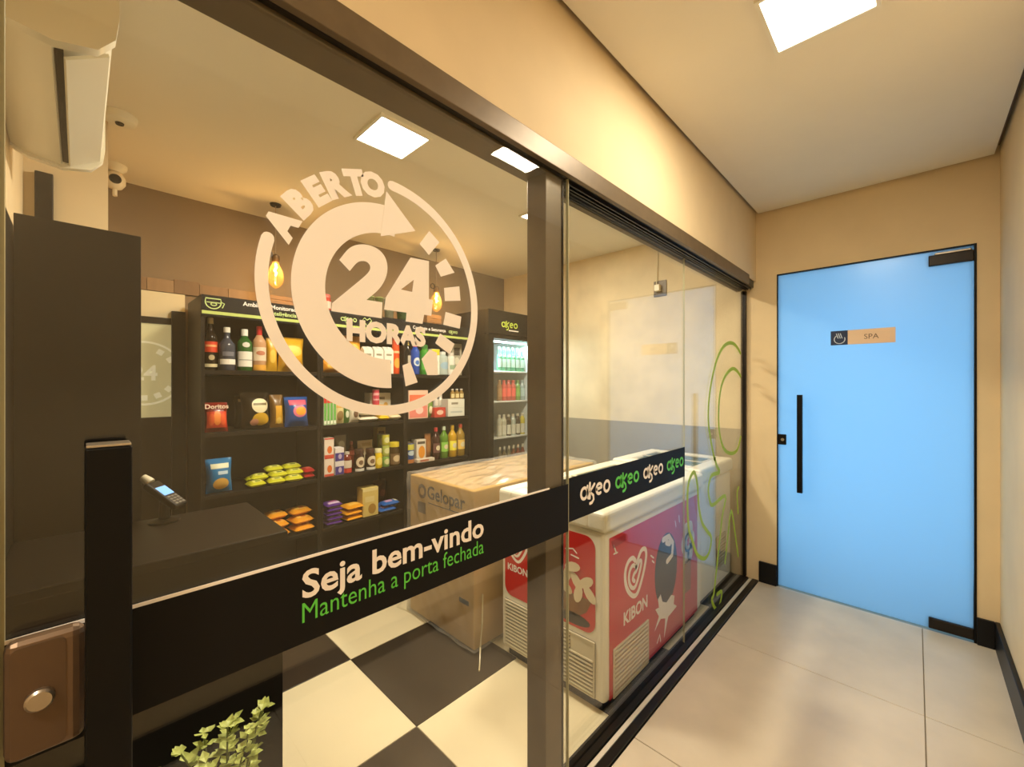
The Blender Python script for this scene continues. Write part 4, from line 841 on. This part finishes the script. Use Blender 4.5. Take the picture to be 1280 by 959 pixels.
# film: a slightly crumpled clear skin round the carton
fm = bmesh.new(); bmesh.ops.create_cube(fm, size=1); bmesh.ops.subdivide_edges(fm, edges=fm.edges[:], cuts=14, use_grid_fill=True)
fv = []; 
for v in fm.verts:
    q = Vector(((v.co.x+.5)*(L+.02)-.01, (v.co.y+.5)*(Wd+.02)-.01, (v.co.z+.5)*(H-.01)+.018))
    for ax, hi in ((0, L), (1, Wd), (2, H)):
        if abs(abs(v.co[ax])-.5) < 1e-4: q[ax] += (1 if v.co[ax] > 0 else -1)*random.random()*.008
    v.co = q
me = bpy.data.meshes.new('plastic_film'); fm.to_mesh(me); fm.free(); me.materials.append(glass_mat('plastic_film', (.95, .95, .93), .05, .2, .16, (.95, .93, .88)))
o = bpy.data.objects.new('plastic_film', me); C.objects.link(o); o.parent = cb
MB().tube([(.05, -.012, .30), (.03, -.03, .16), (.0, -.05, .06), (-.04, -.09, .012), (-.07, -.12, .008)], .004, 6).build('film_tail', mat('film_tail', rgb(214, 200, 160), .3), cb)
MB().stroke([(-.60, 0), (-.70, .03), (-.74, -.04), (-.82, -.06)], .014, ((-.0, 0, .001), -UY, -UX), .003).build('film_scrap', mat('film_tail', rgb(214, 200, 160), .3), cb)
# ------------------------------------------------------------------ counter, panel, terminal, air conditioner, cameras, socket, plant
ct = empty('checkout_counter', 'low black checkout counter below the clock sticker', 'counter', (0, 0, 0))
B((-.148, 1.56, .0), (.484, 2.045, .872)).build('body', M_BLACK, ct)
B((-.148, 1.545, .872), (.496, 2.048, .90), .003).build('top', mat('counter_top', rgb(22, 18, 13), .45, noise=.1), ct)
pl = empty('standing_partition', 'tall black board standing behind the checkout counter', 'partition', (0, 0, 0))
B((-.145, 2.05, 0), (.158, 2.078, 1.945), .002).build('board', M_BLACK, pl)
B((-.145, 2.078, .0), (-.11, 2.3, 1.9), .002).build('brace', M_BLACK, pl)
tm = empty('payment_terminal', 'small black card payment terminal with blue screen on the counter', 'card terminal', (.215, 1.97, .90), math.radians(48)); tm.scale = (.85, .85, .85)
MB().lathe([(.055, 0), (.055, .008), (.02, .016), (.016, .09)], 20).build('stand', M_BLK, tm)
bdy = B((-.036, -.075, .0), (.036, .085, .028), .008, 3).build('body', M_BLK, tm); bdy.location = (0, 0, .10); bdy.rotation_euler = (math.radians(38), 0, 0)
B((-.027, -.005, .0285), (.027, .045, .0295)).build('screen', mat('blue_screen', rgb(110, 160, 225), .3, emit=1.0), bdy)
for i in range(12): B((-.027+.019*(i % 3), -.065+.014*(i//3), .028), (-.012+.019*(i % 3), -.055+.014*(i//3), .0305), .001, 1).build('key', col(120, 116, 108), bdy)
MB().lathe([(.018, .085), (.018, .10), (.014, .125)], 14, (0, 0, .02), 'y').build('paper_roll_cover', M_CREAM, bdy)
ac = empty('air_conditioner', 'white split air conditioner high on the left wall', 'air conditioner', (0, 0, -.035))
def prof_y(mb, poly, ya, yb_):
    n = len(poly); return mb.add([(x, ya, z) for x, z in poly]+[(x, yb_, z) for x, z in poly], [list(range(n)), list(range(n, 2*n))[::-1]]+[[i, n+i, n+(i+1) % n, (i+1) % n] for i in range(n)])
AP = [(-.158, 2.235), (-.12, 2.215), (-.045, 2.203), (-.03, 2.222), (.045, 2.262), (.058, 2.30), (.060, 2.44), (.05, 2.475), (.02, 2.492), (-.158, 2.495)]
mb = prof_y(MB(), AP, 1.39, 2.14); mb.smooth = True; mb.build('casing', M_WHITE, ac)
for ya, yb_ in ((1.36, 1.39), (2.14, 2.165)):
    AQ = [(-.158, 2.225), (-.12, 2.203), (-.04, 2.192), (.03, 2.21), (.060, 2.25), (.066, 2.30), (.066, 2.44), (.055, 2.482), (.02, 2.50), (-.158, 2.50)]
    m3 = prof_y(MB(), AQ, ya, yb_); m3.smooth = True; m3.build('end_cap', M_WHITE, ac)
B((-.040, 1.42, 2.206), (-.026, 2.12, 2.225)).build('air_outlet', M_BLK, ac)
fp = prof_y(MB(), [(-.026, 2.206), (-.022, 2.200), (.052, 2.248), (.050, 2.256)], 1.44, 2.135); fp.build('louver', M_WHITE, ac)
B((-.10, 1.355, 2.30), (-.04, 1.36, 2.36), .002).build('side_grip', M_CREAM, ac)
MB().tube([(-.13, 1.35, 2.25), (-.11, 1.31, 2.27), (-.105, 1.30, 2.32), (-.12, 1.31, 2.37), (-.14, 1.35, 2.40)], .006, 8).build('drain_hose', M_CREAM, ac)
dm = empty('smoke_detector', 'small round white detector on the shop ceiling beside the air conditioner', 'detector', (.125, 2.56, ZC-.01))
MB().lathe([(.035, -.035), (.055, -.028), (.062, -.01), (.062, 0)], 24).build('cover', M_WHITE, dm); MB().lathe([(.014, -.042), (.016, -.034)], 14).build('sensor', M_BLK, dm)
sc = empty('security_camera', 'small white security camera hanging near the left pillar', 'camera', (.135, 3.16, ZC-.01))
MB().lathe([(.03, -.04), (.05, -.02), (.052, 0)], 20).build('mount', M_WHITE, sc)
hdc = MB().lathe([(.006, -.135), (.03, -.125), (.045, -.10), (.045, -.07), (.03, -.045), (.012, -.036)], 20).build('head', M_WHITE, sc)
MB().lathe([(.026, -.045), (.022, -.052), (.004, -.054)], 18, (.0, .004, -.088), 'y').build('lens', M_BLK, hdc)
MB().tube([(.0, 0, -.135), (.0, -.005, -.17)], .010, 8).build('antenna', M_WHITE, sc)
def endpt(px_, py_): 
    Y = EX/ratio(px_); return Y, EYE-(py_-HZ)/FPX*(CT*EX+ST*Y)
ys_, zs_ = endpt(825.5, 361)
sk = empty('wall_socket', 'dark wall socket with white plug high on the shop side wall', 'socket', (EX, ys_, zs_))
B((-.008, -.055, -.065), (0, .055, .065), .002).build('plate', mat('socket_plate', rgb(84, 70, 46), .4), sk)
B((-.05, -.012, -.025), (-.008, .035, .03), .006).build('plug', M_WHITE, sk)
MB().tube([(-.03, .02, .03), (-.015, .025, .10), (-.008, .02, .22), (-.006, .018, ZC-.012-zs_)], .004, 6).build('cable', M_CREAM, sk)
pp = empty('potted_plant', 'leafy pale green potted plant on the shop floor behind the door', 'plant', (.23, 1.20, 0))
MB().lathe([(.085, 0), (.09, .01), (.115, .26), (.12, .27), (.12, .28), (.105, .28), (.10, .262)], 24).build('pot', M_BLK, pp)
MB().lathe([(.10, .25), (.10, .262)], 20).build('soil', mat('soil', rgb(50, 38, 26), .9, noise=.3, nscale=30), pp)
sm = MB(); lf = MB()
tips = [(.02, .0, .57), (.06, -.03, .56), (.09, -.01, .575), (-.03, -.04, .54), (-.07, .0, .56), (.11, .04, .55), (-.02, .05, .55), (.04, .06, .54), (-.09, -.03, .52), (-.14, -.07, .60)]
for t in tips:
    p0 = Vector((random.uniform(-.03, .03), random.uniform(-.03, .03), .262)); p1 = Vector(t); mid = (p0+p1)/2+Vector((0, 0, .05))
    pts = [p0.lerp(mid, a).lerp(mid.lerp(p1, a), a) for a in [k/8 for k in range(9)]]
    sm.tube(pts, .0022, 5)
    for k in range(3, 9):
        for q in range(5):
            c = pts[k]; a = random.random()*2*PI; dr_ = Vector((math.cos(a), math.sin(a), random.uniform(-.2, .7))).normalized(); l_ = random.uniform(.020, .034)
            sd = dr_.cross(UZ).normalized()*l_*.36; up = dr_.cross(sd).normalized()*.003
            lf.add([c, c+dr_*l_*.5+sd, c+dr_*l_, c+dr_*l_*.5-sd, c+dr_*l_*.5+up], [[0, 1, 4], [1, 2, 4], [2, 3, 4], [3, 0, 4]])
sm.build('stems', mat('stem_green', rgb(110, 120, 60), .6), pp); lf.build('foliage', mat('leaf_green', rgb(196, 204, 112), .5, noise=.2, nscale=30), pp)
